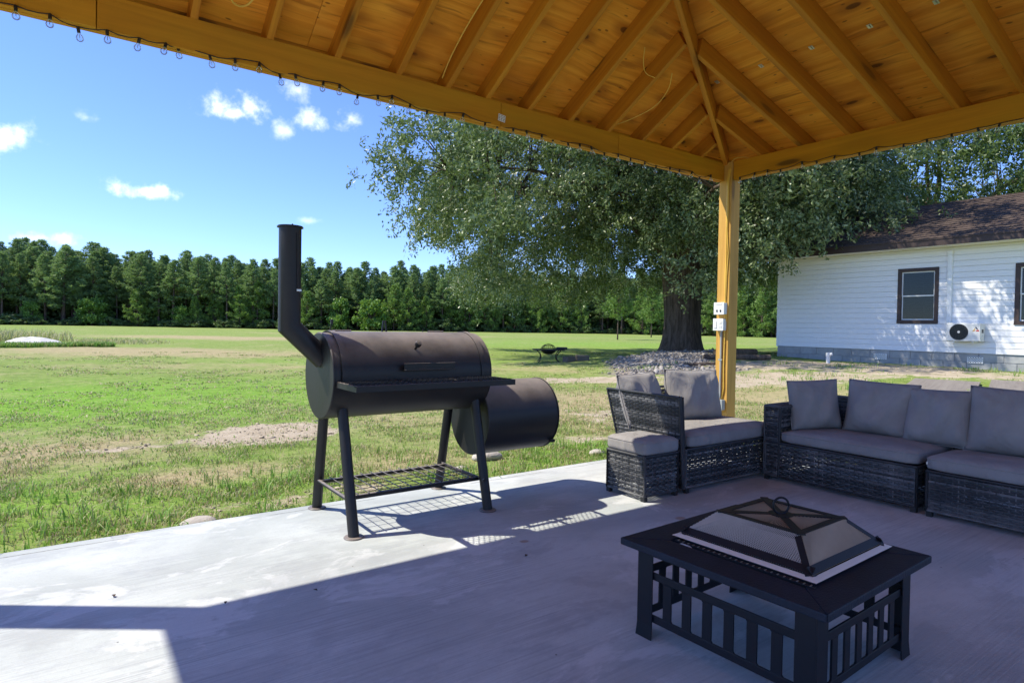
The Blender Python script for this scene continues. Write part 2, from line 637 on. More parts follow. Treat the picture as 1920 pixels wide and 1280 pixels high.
def ground_mat():
    g = N("lawn_ground")
    v = g.pos()
    dirt, dry, grav, lush = g.attr('dirt'), g.attr('dry'), g.attr('gravel'), g.attr('lush')
    n1 = g.noise(v, 0.55, 6, 0.65)
    n2 = g.noise(v, 3.2, 6, 0.7)
    n3 = g.noise(v, 26, 5, 0.75)
    n4 = g.noise(g.vmap(v, (0.10, 0.035, 1), rot=(0, 0, 0.5)), 1.0, 6, 0.7)
    green = g.mix(g.rng(n2, 0.3, 0.7), (0.19, 0.275, 0.058), (0.265, 0.35, 0.085))
    lushc = g.mix(g.rng(n3, 0.3, 0.7), (0.155, 0.33, 0.030), (0.25, 0.45, 0.05))
    green = g.mix(lush, green, lushc)
    tan = g.mix(g.rng(n3, 0.3, 0.7), (0.37, 0.30, 0.155), (0.50, 0.42, 0.245))
    f = g.math('ADD', g.math('ADD', g.math('MULTIPLY', dry, 0.9), g.math('MULTIPLY', g.rng(n1, 0.35, 0.7), 0.32)), g.math('MULTIPLY', g.rng(n4, 0.35, 0.7), 0.28))
    f = g.math('ADD', f, g.math('MULTIPLY', g.math('SUBTRACT', n3, 0.5), 1.1))
    f = g.math('ADD', f, g.math('MULTIPLY', g.math('SUBTRACT', n2, 0.5), 0.9))
    c = g.mix(g.rng(f, 0.15, 0.95), green, tan)
    c = g.mix(g.math('MULTIPLY', g.rng(n3, 0.52, 0.72), 0.45), c, (0.12, 0.135, 0.05))
    n5 = g.noise(g.vmap(v, (1, 1, 1), (3, 8, 0)), 8.5, 5, 0.7)
    c = g.mix(g.math('MULTIPLY', g.rng(n5, 0.50, 0.66), 0.6), c, (0.125, 0.155, 0.05))
    c = g.mix(g.math('MULTIPLY', g.rng(n5, 0.31, 0.45, 1, 0), 0.6), c, (0.46, 0.39, 0.22))
    soil = g.mix(g.rng(n2, 0.3, 0.7), (0.41, 0.335, 0.235), (0.56, 0.475, 0.355))
    soil = g.mix(g.math('MULTIPLY', g.rng(n3, 0.5, 0.7), 0.5), soil, (0.33, 0.25, 0.17))
    fd = g.math('ADD', dirt, g.math('MULTIPLY', g.math('SUBTRACT', n2, 0.5), 1.9))
    fd = g.math('ADD', fd, g.math('MULTIPLY', g.math('SUBTRACT', n3, 0.5), 0.8))
    c = g.mix(g.rng(fd, 0.45, 0.75), c, soil)
    stone = g.mix(g.rng(n3, 0.35, 0.65), (0.20, 0.165, 0.135), (0.40, 0.345, 0.295))
    c = g.mix(g.rng(grav, 0.35, 0.6), c, stone)
    h = g.math('ADD', g.math('MULTIPLY', n3, 0.6), g.math('MULTIPLY', n2, 0.4))
    g.bump(h, 0.06, 0.8)
    return g.fin(c, 0.95, 0, 0.1)


M_GROUND = ground_mat()


def blade_mat(name, greens, tans, dryness=0.3, trans=0.35):
    g = N(name)
    i = g.island()
    v = g.pos()
    n = g.noise(v, 1.1, 4, 0.6)
    c1 = g.ramp(i, [(0.0, greens[0]), (0.5, greens[1]), (1.0, greens[2])])
    c2 = g.ramp(i, [(0.0, tans[0]), (1.0, tans[1])])
    f = g.math('ADD', n, g.math('MULTIPLY', g.math('SUBTRACT', g.math('FRACT', g.math('MULTIPLY', i, 7.3)), 0.5), 0.9))
    lo = 1.0-dryness
    c = g.mix(g.rng(f, lo-0.15, lo+0.15), c1, c2)
    g.fin(c, 0.5, 0, 0.3)
    t = g.n.new('ShaderNodeBsdfTranslucent')
    g.l.new(c, t.inputs[0])
    mx = g.n.new('ShaderNodeMixShader')
    mx.inputs[0].default_value = trans
    g.l.new(g.b.outputs[0], mx.inputs[1])
    g.l.new(t.outputs[0], mx.inputs[2])
    g.l.new(mx.outputs[0], g.out.inputs[0])
    return g.m


M_BLADE = blade_mat("grass_blades", ((0.15, 0.29, 0.04), (0.22, 0.38, 0.06), (0.32, 0.46, 0.11)), ((0.42, 0.34, 0.17), (0.58, 0.50, 0.31)), 0.5)
M_WEED = blade_mat("meadow_blades", ((0.24, 0.31, 0.08), (0.33, 0.39, 0.13), (0.42, 0.44, 0.18)), ((0.46, 0.42, 0.21), (0.58, 0.54, 0.32)), 0.5)
M_LUSH = blade_mat("lush_blades", ((0.14, 0.29, 0.04), (0.20, 0.38, 0.06), (0.28, 0.46, 0.10)), ((0.3, 0.36, 0.12), (0.45, 0.42, 0.2)), 0.32)


def leaf_mat(name, cols, rough=0.38, trans=0.3, spec=0.5, rnd=0.0):
    g = N(name)
    i = g.island()
    c = g.ramp(i, [(k/(len(cols)-1), x) for k, x in enumerate(cols)])
    if rnd:
        c = g.mix(g.math('MULTIPLY', g.rand(), rnd), c, tuple(x*0.45 for x in cols[0]))
    g.fin(c, rough, 0, spec)
    t = g.n.new('ShaderNodeBsdfTranslucent')
    g.l.new(g.mix(0.5, c, (0.16, 0.25, 0.02)), t.inputs[0])
    mx = g.n.new('ShaderNodeMixShader')
    mx.inputs[0].default_value = trans
    g.l.new(g.b.outputs[0], mx.inputs[1])
    g.l.new(t.outputs[0], mx.inputs[2])
    g.l.new(mx.outputs[0], g.out.inputs[0])
    return g.m


M_OAKLEAF = leaf_mat("oak_leaves", ((0.075, 0.12, 0.050), (0.13, 0.19, 0.075), (0.21, 0.275, 0.115), (0.36, 0.41, 0.22)), 0.38, 0.26, 0.5)
M_ASHLEAF = leaf_mat("pale_leaves", ((0.07, 0.12, 0.035), (0.11, 0.17, 0.05), (0.155, 0.215, 0.07)), 0.4, 0.32)
M_PINE = leaf_mat("pine_needles", ((0.175, 0.285, 0.12), (0.25, 0.375, 0.155), (0.34, 0.46, 0.19)), 0.5, 0.42, 0.3, 0.25)
M_YPINE = leaf_mat("young_pine_needles", ((0.15, 0.27, 0.07), (0.22, 0.36, 0.09), (0.29, 0.43, 0.12)), 0.5, 0.4, 0.3, 0.25)
M_BUSH = leaf_mat("bush_leaves", ((0.13, 0.26, 0.05), (0.19, 0.34, 0.065), (0.26, 0.42, 0.085)), 0.45, 0.4, 0.4, 0.2)
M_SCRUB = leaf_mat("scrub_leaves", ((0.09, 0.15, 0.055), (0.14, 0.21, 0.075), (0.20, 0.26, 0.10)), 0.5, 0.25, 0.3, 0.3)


def bark(name, a, b, sc=1.0):
    g = N(name)
    v = g.tc()
    n = g.noise(g.vmap(v, (9*sc, 9*sc, 1.6*sc)), 1.0, 6, 0.7, 0.6)
    c = g.mix(g.rng(n, 0.3, 0.7), a, b)
    g.bump(n, 0.05, 0.9)
    return g.fin(c, 0.9, 0, 0.15)


M_OAKBARK = bark("oak_bark", (0.058, 0.042, 0.031), (0.165, 0.125, 0.095), 0.8)
M_PINEBARK = bark("pine_bark", (0.07, 0.05, 0.04), (0.17, 0.125, 0.10), 1.0)


def smoker_mat():
    g = N("smoker_steel_paint")
    v = g.pos()
    n = g.noise(v, 5, 6, 0.65)
    f = g.noise(v, 60, 4, 0.7)
    c = g.mix(g.rng(n, 0.35, 0.7), (0.009, 0.009, 0.010), (0.017, 0.0155, 0.0145))
    c = g.mix(g.math('MULTIPLY', g.rng(f, 0.55, 0.75), 0.35), c, (0.030, 0.024, 0.020))
    geo = g.n.new('ShaderNodeNewGeometry')
    sx = g.n.new('ShaderNodeSeparateXYZ')
    g.l.new(geo.outputs['Normal'], sx.inputs[0])
    dust_and_sun = g.math('MULTIPLY', g.rng(sx.outputs[2], 0.25, 0.85, 0, 1, False), g.rng(n, 0.25, 0.65, 0.6, 1.0))  # upward faces coloured lighter: settled dust plus painted sun on the top
    c = g.mix(g.math('MULTIPLY', dust_and_sun, 0.85), c, (0.31, 0.265, 0.235))
    g.bump(f, 0.0008, 0.5)
    r = g.math('ADD', g.math('MULTIPLY', n, 0.2), 0.36)
    return g.fin(c, r, 0, 0.38)


M_SMOKER = smoker_mat()
M_BLACK = plain("black_painted_steel", (0.008, 0.010, 0.015), 0.5, 0.3, 20, 0, 0.3)
M_TILE = plain("black_slate_tile", (0.012, 0.017, 0.030), 0.62, 0.6, 14, 0, 0.28, bump=0.002)
M_STEEL = plain("bright_steel", (0.55, 0.53, 0.50), 0.35, 0.1, 20, 0.9)
M_RIM = plain("pale_enamel_rim", (0.74, 0.68, 0.62), 0.35, 0.08, 14, 0.1)
M_BRONZE = plain("dark_mesh_wire", (0.33, 0.25, 0.165), 0.5, 0.15, 20, 0.05)
M_SKYLITMESH = plain("skylit_mesh_wire", (0.40, 0.38, 0.36), 0.4, 0.15, 20, 0.1)
M_FABRIC = None


def fabric():
    g = N("taupe_outdoor_fabric")
    v = g.tc()
    n = g.noise(v, 5, 5, 0.6)
    w = g.noise(g.vmap(v, (420, 420, 420)), 1.0, 2)
    c = g.mix(g.rng(n, 0.3, 0.7), (0.265, 0.252, 0.245), (0.325, 0.31, 0.298))
    c = g.mix(g.math('MULTIPLY', w, 0.2), c, (0.22, 0.21, 0.21))
    wr = g.noise(g.vmap(v, (7, 7, 3)), 1.0, 3, 0.5, 1.2)
    g.bump(g.math('ADD', g.math('MULTIPLY', wr, 0.9), g.math('MULTIPLY', w, 0.02)), 0.030, 0.7)
    return g.fin(c, 0.9, 0, 0.15)


M_FABRIC = fabric()


def wicker_mat():
    g = N("grey_resin_wicker")
    i = g.island()
    n = g.noise(g.vmap(g.tc(), (9, 9, 3)), 1.0, 3, 0.6)
    k = g.math('ADD', g.math('MULTIPLY', i, 0.55), g.math('MULTIPLY', n, 0.6))
    c = g.ramp(k, [(0.2, (0.012, 0.014, 0.017)), (0.5, (0.036, 0.038, 0.042)), (0.75, (0.10, 0.10, 0.102)), (1.0, (0.26, 0.255, 0.25))])
    return g.fin(c, 0.42, 0, 0.4)


M_WICKER = wicker_mat()
M_DARKFRAME = plain("black_sofa_frame", (0.014, 0.014, 0.015), 0.5, 0.2, 20)
M_WHITE = plain("white_lap_siding", (0.78, 0.785, 0.79), 0.55, 0.03, 3)
M_WTRIM = plain("white_trim", (0.78, 0.79, 0.79), 0.5, 0.03, 3)
M_SOFFIT = plain("cream_soffit", (0.74, 0.70, 0.60), 0.6, 0.04, 3)
M_BROWN = plain("dark_brown_trim", (0.040, 0.022, 0.018), 0.55, 0.3, 8)
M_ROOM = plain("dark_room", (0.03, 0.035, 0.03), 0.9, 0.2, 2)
M_BLIND = plain("blind_slats", (0.20, 0.22, 0.18), 0.5, 0.06, 5)
M_PAPER = plain("white_paper", (0.8, 0.8, 0.8), 0.7, 0.02, 5)
M_MORTAR = plain("mortar", (0.30, 0.30, 0.30), 0.95, 0.15, 10)
M_ACWHITE = plain("off_white_casing", (0.68, 0.68, 0.65), 0.4, 0.05, 4)
M_ACGRILLE = plain("dark_fan_grille", (0.035, 0.038, 0.042), 0.45, 0.2, 10)
M_PVC = plain("white_pvc", (0.75, 0.75, 0.73), 0.4, 0.06, 6)
M_GREYPVC = plain("grey_conduit", (0.33, 0.34, 0.33), 0.5, 0.1, 8)
M_BOX = plain("white_box_plastic", (0.76, 0.76, 0.74), 0.4, 0.04, 8)
M_GREYBOX = plain("grey_junction_box", (0.34, 0.37, 0.35), 0.5, 0.08, 8)
M_YCABLE = plain("yellow_cable_jacket", (0.74, 0.46, 0.07), 0.45, 0.08, 12)
M_RED = plain("red_print", (0.5, 0.03, 0.02), 0.5, 0.05)
M_NAVY = plain("navy_print", (0.02, 0.025, 0.07), 0.5, 0.05)
M_GOLD = plain("ochre_print", (0.55, 0.36, 0.12), 0.5, 0.05)
M_INK = plain("faded_ink", (0.15, 0.075, 0.022), 0.8, 0.2, 12)
M_CORD = plain("brown_light_cord", (0.020, 0.014, 0.010), 0.6, 0.2, 20)


def block_mat():
    g = N("concrete_block")
    v = g.pos()
    n = g.noise(v, 2.4, 6, 0.7)
    f = g.noise(v, 40, 4, 0.7)
    c = g.mix(g.rng(n, 0.3, 0.7), (0.27, 0.28, 0.29), (0.42, 0.42, 0.41))
    c = g.mix(g.math('MULTIPLY', g.rand(), 0.35), c, (0.24, 0.235, 0.23))
    g.bump(f, 0.006, 0.7)
    return g.fin(c, 0.95, 0, 0.15)


M_BLOCK = block_mat()
M_BROWNBLOCK = plain("dark_brown_block", (0.13, 0.11, 0.09), 0.95, 0.3, 6)  # plain dark brown, darker than the foundation blocks


def shingle_mat():
    g = N("brown_shingles")
    v = g.pos()
    n = g.noise(v, 9, 5, 0.7)
    f = g.noise(v, 60, 3, 0.7)
    b = g.voro(g.vmap(v, (0.2, 3.3, 0.2)), 1.0)
    c = g.mix(g.rng(n, 0.3, 0.7), (0.060, 0.046, 0.038), (0.118, 0.088, 0.070))
    c = g.mix(g.math('MULTIPLY', g.rand(), 0.4), c, (0.055, 0.037, 0.035))
    c = g.mix(g.math('MULTIPLY', f, 0.3), c, (0.22, 0.16, 0.14))
    g.bump(f, 0.004, 0.7)
    return g.fin(c, 0.92, 0, 0.15)


M_SHINGLE = shingle_mat()
M_STONE = None


def stone_mat(name, a, b, rnd='island'):
    g = N(name)
    i = g.island()
    n = g.noise(g.pos(), 12, 5, 0.7)
    k = g.math('ADD', g.math('MULTIPLY', i, 0.6), g.math('MULTIPLY', n, 0.4))
    c = g.mix(k, a, b)
    g.bump(n, 0.02, 0.7)
    return g.fin(c, 0.9, 0, 0.2)


M_STONE = stone_mat("broken_stone", (0.13, 0.115, 0.10), (0.47, 0.43, 0.385))
M_CLOD = stone_mat("dry_soil_clods", (0.24, 0.185, 0.115), (0.57, 0.485, 0.36))
M_ROCK = stone_mat("pale_rock", (0.42, 0.38, 0.33), (0.62, 0.57, 0.50))
M_SAND = stone_mat("white_sand", (0.62, 0.585, 0.55), (0.76, 0.73, 0.69))
M_BOARD = lumber("weathered_board", (0.30, 0.265, 0.225), (0.22, 0.19, 0.165), 0.15)


def glass_mat(name):
    g = N(name)
    tr = g.n.new('ShaderNodeBsdfTransparent')
    tr.inputs[0].default_value = (0.93, 0.95, 0.95, 1)
    gl = g.n.new('ShaderNodeBsdfGlossy')
    gl.inputs['Roughness'].default_value = 0.03
    lw = g.n.new('ShaderNodeLayerWeight')
    lw.inputs[0].default_value = 0.35
    mx = g.n.new('ShaderNodeMixShader')
    g.l.new(g.math('MULTIPLY', lw.outputs['Fresnel'], 0.75), mx.inputs[0])
    g.l.new(tr.outputs[0], mx.inputs[1])
    g.l.new(gl.outputs[0], mx.inputs[2])
    g.l.new(mx.outputs[0], g.out.inputs[0])
    return g.m


M_BULB = glass_mat("clear_bulb_glass")


def pane_mat():
    g = N("window_glass")
    tr = g.n.new('ShaderNodeBsdfTransparent')
    tr.inputs[0].default_value = (0.36, 0.44, 0.38, 1)
    gl = g.n.new('ShaderNodeBsdfGlossy')
    gl.inputs['Roughness'].default_value = 0.02
    fr = g.n.new('ShaderNodeFresnel')
    fr.inputs[0].default_value = 1.5
    mx = g.n.new('ShaderNodeMixShader')
    g.l.new(g.math('MULTIPLY', fr.outputs[0], 0.75), mx.inputs[0])
    g.l.new(tr.outputs[0], mx.inputs[1])
    g.l.new(gl.outputs[0], mx.inputs[2])
    g.l.new(mx.outputs[0], g.out.inputs[0])
    return g.m


M_PANE = pane_mat()

# ------------------------------------------------------------------ ground
SLAB_Y, SLAB_X1 = 3.888, 5.52
SLAB_X0, SLAB_Y0 = -9.0, -8.0  # patio extended out of view to bounce sunlight up to the roof
OAK = Vector((19.6, 15.9, 0.12))


def terrain(x, y):
    x = np.asarray(x, float)
    y = np.asarray(y, float)
    z = -0.055 + 0.315*ss(7.5, 17.0, x)*(1-ss(12.5, 19.5, y))*(1-ss(60, 140, x))*ss(-60, -10, y)
    d = np.hypot(x-OAK.x, y-OAK.y)
    z = z + 0.16*np.exp(-(d/3.4)**2)
    near = ss(3.0, 7.0, np.abs(y-SLAB_Y)+np.maximum(0, np.abs(x)-9))
    z = z + (vn(x, y, 3.0, 5)-0.5)*0.10*(0.25+0.75*near) + (vn(x, y, 0.5, 9)-0.5)*0.035
    z = z + (vn(x, y, 40, 21, 2)-0.5)*0.25*ss(30, 70, np.hypot(x, y))
    under = (x > SLAB_X0+.1) & (x < SLAB_X1-.1) & (y < SLAB_Y-.1) & (y > SLAB_Y0+.1)
    return np.where(under, -0.22, z)


def blob(x, y, cx, cy, rx, ry, rot=0.0):
    c, s = math.cos(rot), math.sin(rot)
    a, b = (x-cx)*c+(y-cy)*s, -(x-cx)*s+(y-cy)*c
    return np.clip(1.25-np.sqrt((a/rx)**2+(b/ry)**2), 0, 1)


def masks(x, y):
    n = vn(x, y, 1.3, 31)
    n2 = vn(x, y, 6.0, 37)
    dirt = np.maximum.reduce([blob(x, y, 1.75, 6.95, 0.95, 0.72, 0.15)*1.25, blob(x, y, 0.55, 6.75, 0.8, 0.30)*0.55, blob(x, y, -0.9, 6.5, 1.1, 0.4)*0.5,
                              blob(x, y, 6.2, 6.0, 1.3, 1.2)*0.55, blob(x, y, 9.4, 10.2, 3.4, 0.9, -0.55)*0.95, blob(x, y, 12.2, 7.6, 3.4, 1.5, -0.5)*1.05, blob(x, y, 14.6, 9.6, 3.6, 1.8, -0.6)*1.1,
                              blob(x, y, 16.3, 7.0, 2.6, 4.6)*1.0, blob(x, y, 4.4, 4.9, 0.8, 0.35)*0.6, blob(x, y, 1.4, 4.25, 1.4, 0.30)*0.55, blob(x, y, 8.5, 4.6, 2.4, 1.0)*0.45])
    n3 = vn(x, y, .45, 77)
    dirt = dirt*(0.30+0.75*n+0.75*n3)
    dry = np.maximum.reduce([blob(x, y, 1.8, 27.5, 7.5, 4.2, -0.7)*0.9, blob(x, y, 10, 48, 13, 6, -0.6)*0.75, blob(x, y, 30, 62, 18, 7, -0.5)*0.5, blob(x, y, 4, 17.5, 6, 2.0, -0.5)*0.45, blob(x, y, 6.5, 7.2, 4.2, 3.2, -0.4)*0.8,
                             blob(x, y, 9.5, 6.5, 3.5, 3.5)*0.6, blob(x, y, -0.7, 7.0, 2.4, 1.3)*1.0, blob(x, y, 0.9, 5.3, 1.3, 0.45)*0.8, blob(x, y, -1.2, 5.6, 0.7, 0.5)*0.7, blob(x, y, 2.4, 4.9, 1.2, 0.5)*0.6, blob(x, y, 9, 14.0, 4, 2.5, -0.6)*0.5])
    dry = np.clip(dry*(0.5+n2), 0, 1)
    grav = np.maximum.reduce([blob(x, y, 14.6, 12.4, 5.2, 2.1, 0.55), blob(x, y, 18.6, 14.6, 2.6, 2.2), blob(x, y, 12.2, 10.2, 2.6, 1.4, -0.6)*0.85])*(0.5+0.9*n)
    lush = np.maximum.reduce([blob(x, y, 0.3, 11.2, 5.6, 3.6, -0.3)*1.2, blob(x, y, 7.5, 17.5, 5.0, 3.0, -0.5)*0.6, blob(x, y, -0.8, 5.2, 2.2, 1.0)*0.9, blob(x, y, 1.1, 4.9, 0.8, 0.5)*0.9, blob(x, y, 4.0, 4.4, 1.6, 0.5)*0.7, blob(x, y, -1.5, 33.2, 3.2, 1.4)*1.0,
                              blob(x, y, 30, 30, 16, 12, -0.6)*0.55])*(0.55+0.7*n)
    return np.clip(dirt, 0, 1), dry, np.clip(grav, 0, 1), np.clip(lush, 0, 1)


def build_ground():
    def axis(lo, hi, a, b, fine, grow):
        mid = list(np.arange(a, b+1e-6, fine))
        s, x = fine, b
        R = []
        while x < hi:
            s *= grow
            x += s
            R.append(x)
        s, x = fine, a
        L = []
        while x > lo:
            s *= grow
            x -= s
            L.append(x)
        return np.array(L[::-1]+mid+R)
    xs = axis(-900, 1000, -3.0, 20.0, 0.14, 1.07)
    ys = axis(-700, 1100, 3.6, 15.5, 0.12, 1.06)
    X, Y = np.meshgrid(xs, ys)
    Z = terrain(X, Y)
    V = np.stack([X, Y, Z], -1).reshape(-1, 3)
    nx, ny = len(xs), len(ys)
    i = np.arange((ny-1)*nx).reshape(ny-1, nx)[:, :-1].ravel()
    F = np.stack([i, i+1, i+nx+1, i+nx], -1)
    me = np_mesh("ground", V, F, M_GROUND)
    for nm, a in zip(('dirt', 'dry', 'gravel', 'lush'), masks(X.ravel(), Y.ravel())):
        at = me.attributes.new(nm, 'FLOAT', 'POINT')
        at.data.foreach_set('value', a.astype(np.float32))
    me.polygons.foreach_set('use_smooth', np.ones(len(F), bool))
    mesh_obj("ground", me, kind='structure')


build_ground()

# the slab: rounded front edge, a shallow joint near it
mb = MB().span((SLAB_X0, SLAB_Y0, -0.2), (SLAB_X1, SLAB_Y, 0.0))
obj("patio", mb, M_CONC, bevel=0.012, kind='structure')

# ------------------------------------------------------------------ pavilion
BY, BX0, BX1 = 3.765, -1.165, 5.26        # inner faces of the beams
BZ0, BZ1, BT = 2.608, 2.786, 0.076
SA, SB = 0.56, 0.285                      # roof slopes: end slope, side slopes
DZ = 0.150                                # rafter depth measured plumb
RIDGE_X = (BX0+BX1)/2
RIDGE_Y = BY-SB*(BX1-RIDGE_X)/SA
BACK_Y = -1.25
za = lambda y: BZ1+SA*(BY-y)
zb = lambda x: BZ1+SB*(BX1-x)
zc_ = lambda x: BZ1+SB*(x-BX0)
pav = thing("pavilion", (RIDGE_X, BY, 0), "open timber pavilion with hipped plywood roof on square posts over the patio", "pavilion")
for px_, py_ in ((5.24, 3.682), (-1.285, 3.682), (5.24, BACK_Y), (-1.285, BACK_Y)):
    beam_between("post", (px_+0.07, py_+0.07, 0), (px_+0.07, py_+0.07, BZ1-0.002), 0.14, 0.14, M_POST, pav, upv=(0, 1, 0), bevel=0.005)
# two plies per beam; the inner ply of the long beam is spliced where the photo shows joints
PL = BT/2
zm = (BZ0+BZ1)/2
for a, b in ((-1.143, 0.104), (0.108, 2.565), (2.569, 3.775), (3.779, 5.238)):
    beam_between("beam", (a, BY+PL/2, zm), (b, BY+PL/2, zm), PL-0.0015, BZ1-BZ0, M_BEAM, pav)
for a, b in ((-1.143, 1.5), (1.504, 5.238)):
    beam_between("beam", (a, BY+PL*1.5, zm-0.002), (b, BY+PL*1.5, zm-0.002), PL-0.0015, BZ1-BZ0, M_BEAM, pav)
for a, b, k in ((3.68, 0.2, 0), (0.196, BACK_Y+.142, 0), (3.68, BACK_Y+.142, 1)):
    beam_between("beam", (BX1+PL*(k+.5), a, zm), (BX1+PL*(k+.5), b, zm-0.002*k), PL-0.0015, BZ1-BZ0, M_BEAM, pav)
for k in (0, 1):
    beam_between("beam", (BX0-PL*(k+.5), 3.68, zm), (BX0-PL*(k+.5), BACK_Y+.142, zm), PL-0.0015, BZ1-BZ0, M_BEAM, pav)
    beam_between("beam", (-1.14, BACK_Y+.05+PL*k, zm), (5.24, BACK_Y+.05+PL*k, zm), PL-0.0015, BZ1-BZ0, M_BEAM, pav)


def rafter(p0, p1, slope_n, name="rafter"):
    """p0,p1 on the lower edge line; the body lies above it along slope_n"""
    n = Vector(slope_n).normalized()
    RH = DZ*n.z-.0005
    c = n*(RH/2)
    beam_between(name, Vector(p0)+c, Vector(p1)+c, 0.04, RH, M_RAFTER, pav, upv=n)


nA = Vector((0, SA, 1)).normalized()
nB = Vector((SB, 0, 1)).normalized()
nC = Vector((-SB, 0, 1)).normalized()
EO = 0.135
EY, EX1, EX0 = BY+EO, BX1+EO*SA/SB, BX0-EO*SA/SB
hipy = lambda x: BY-SB*(BX1-x)/SA if x > RIDGE_X else BY-SB*(x-BX0)/SA
hipx = lambda y: BX1-SA*(BY-y)/SB
for x in (4.875, 4.454, 4.054, 3.642, 3.22, 2.811, 2.431, 2.103, 1.734, 1.322, 0.921, 0.526, 0.12, -0.29, -0.70):
    x += 0.02
    y1 = hipy(x)+0.03
    rafter((x, EY, za(EY)), (x, y1, za(y1)), nA)
ys_b = [3.419, 3.031, 2.613, 2.22, 1.839, 1.448, 1.04, 0.63, 0.22, -0.19, -0.6, -1.0]
for y in ys_b:
    y -= 0.02
    x1 = max(hipx(y), RIDGE_X)+0.04
    rafter((EX1, y, zb(EX1)), (x1, y, zb(x1)), nB)
    rafter((EX0, y, zc_(EX0)), (BX0+BX1-x1, y, zc_(BX0+BX1-x1)), nC)
# hip rafters and ridge board
for s, xe, xb in ((1, EX1, BX1), (-1, EX0, BX0)):
    dy = (EX1-BX1)*SB/SA
    p0 = Vector((xb+s*(0.05), BY+0.05*SB/SA, BZ1-0.05*SB-0.03))
    p1 = Vector((RIDGE_X, RIDGE_Y, BZ1+SB*(BX1-RIDGE_X)-0.03))
    beam_between("hip_rafter", p0+Vector((0, 0, .085)), p1+Vector((0, 0, .085)), 0.04, 0.165, M_RAFTER, pav)
zr = BZ1+SB*(BX1-RIDGE_X)
beam_between("ridge_board", (RIDGE_X, RIDGE_Y, zr+0.06), (RIDGE_X, BACK_Y-.2, zr+0.06), 0.04, 0.19, M_RAFTER, pav)


def clip(P, a, b, c):
    """keep the part of polygon P (2d) with a*x+b*y<=c"""
    R = []
    for i in range(len(P)):
        p, q = P[i], P[(i+1) % len(P)]
        dp, dq = a*p[0]+b*p[1]-c, a*q[0]+b*q[1]-c
        if dp <= 0:
            R.append(p)
        if dp*dq < 0:
            t = dp/(dp-dq)
            R.append((p[0]+(q[0]-p[0])*t, p[1]+(q[1]-p[1])*t))
    return R


def sheathing(origin, U, Vv, n, umin, umax, vmax, lines, stag, prefix="roof_panel"):
    """rows of plywood sheets 2.44 x 1.22 on a slope; U along the eave, Vv up the slope"""
    U, Vv, n = Vector(U), Vector(Vv), Vector(n)
    out = []
    v = 0.0
    row = 0
    while v < vmax:
        u = umin - stag[row % len(stag)]
        while u < umax:
            P = [(u+.0015, v+.0015), (u+2.4385, v+.0015), (u+2.4385, v+1.2185), (u+.0015, v+1.2185)]
            for a, b, c in lines:
                if len(P) >= 3:
                    P = clip(P, a, b, c)
            if len(P) >= 3:
                cx = sum(p[0] for p in P)/len(P)
                cy = sum(p[1] for p in P)/len(P)
                M = axes(Vector(origin)+U*cx+Vv*cy, U, Vv, n)
                out.append(obj(prefix, MB().poly([(p[0]-cx, p[1]-cy, 0) for p in P], (0, 0, 1), 0.012), M_PLY, pav, M=M))
            u += 2.44
        v += 1.22
        row += 1
    return out


lA, lB = math.hypot(1, SA), math.hypot(1, SB)
# end slope (towards the field)
oA = Vector((0, EY, za(EY)+DZ))
kA = (EX1-RIDGE_X)/((EY-RIDGE_Y)*lA)
vA = (EY-RIDGE_Y)*lA
sheathing(oA, (-1, 0, 0), (0, -1/lA, SA/lA), nA, -EX1, -EX0, vA, [(-1, kA, EX1), (1, kA, -EX0), (0, 1, vA)], (0.55, 1.75))
vB = (EX1-RIDGE_X)*lB
oB = Vector((EX1, 0, zb(EX1)+DZ))
kB = (EY-RIDGE_Y)/vB
sheathing(oB, (0, 1, 0), (-1/lB, 0, SB/lB), nB, BACK_Y-.25, EY, vB, [(1, kB, EY), (0, 1, vB), (-1, 0, -(BACK_Y-.25))], (0.3, 1.5))
oC = Vector((EX0, 0, zc_(EX0)+DZ))
sheathing(oC, (0, -1, 0), (1/lB, 0, SB/lB), nC, -EY, -(BACK_Y-.25), vB, [(-1, kB, EY), (0, 1, vB), (1, 0, -(BACK_Y-.25))], (0.3, 1.5))
# covering above the sheathing
UPZ = Vector((0, 0, DZ+0.017))
A0, A1, RR = Vector((EX0, EY, za(EY))), Vector((EX1, EY, za(EY))), Vector((RIDGE_X, RIDGE_Y, zr))
B0, R1 = Vector((EX1, BACK_Y-.25, zb(EX1))), Vector((RIDGE_X, BACK_Y-.25, zr))
C0 = Vector((EX0, BACK_Y-.25, zb(EX1)))
mb = MB()
mb.poly([A0+UPZ, A1+UPZ, RR+UPZ], nA, 0.02)
mb.poly([A1+UPZ, B0+UPZ, R1+UPZ, RR+UPZ], nB, 0.02)
mb.poly([A0+UPZ, RR+UPZ, R1+UPZ, C0+UPZ], nC, 0.02)
obj("roof_covering", mb, M_SHINGLE, pav)
zf1 = za(EY)+DZ+0.02
ZF = za(EY)-0.008
beam_between("fascia", (EX0-.02, EY+.012, (ZF+zf1)/2), (EX1+.02, EY+.012, (ZF+zf1)/2), 0.022, zf1-ZF, M_BEAM, pav)
for x in (EX1+.012, EX0-.012):
    beam_between("fascia", (x, EY, (ZF+zf1)/2), (x, BACK_Y-.25, (ZF+zf1)/2), 0.022, zf1-ZF, M_BEAM, pav)
# a small printed lumber tag stapled over a splice
g_ = obj("lumber_tag", MB().box((0, 0, 0), (0.062, 0.0015, 0.05)), M_PAPER, pav, M=Matrix.Translation((2.57, BY-0.004, 2.668)) @ Matrix.Rotation(0.12, 4, 'Y'))
mb = MB()
for i in range(3):
    for j in range(4):
        mb.box((-0.021+i*0.02, -0.0012, -0.016+j*0.011), (0.014, 0.0006, 0.004))
obj("tag_print", mb, M_INK, g_, M=WM[g_].copy())


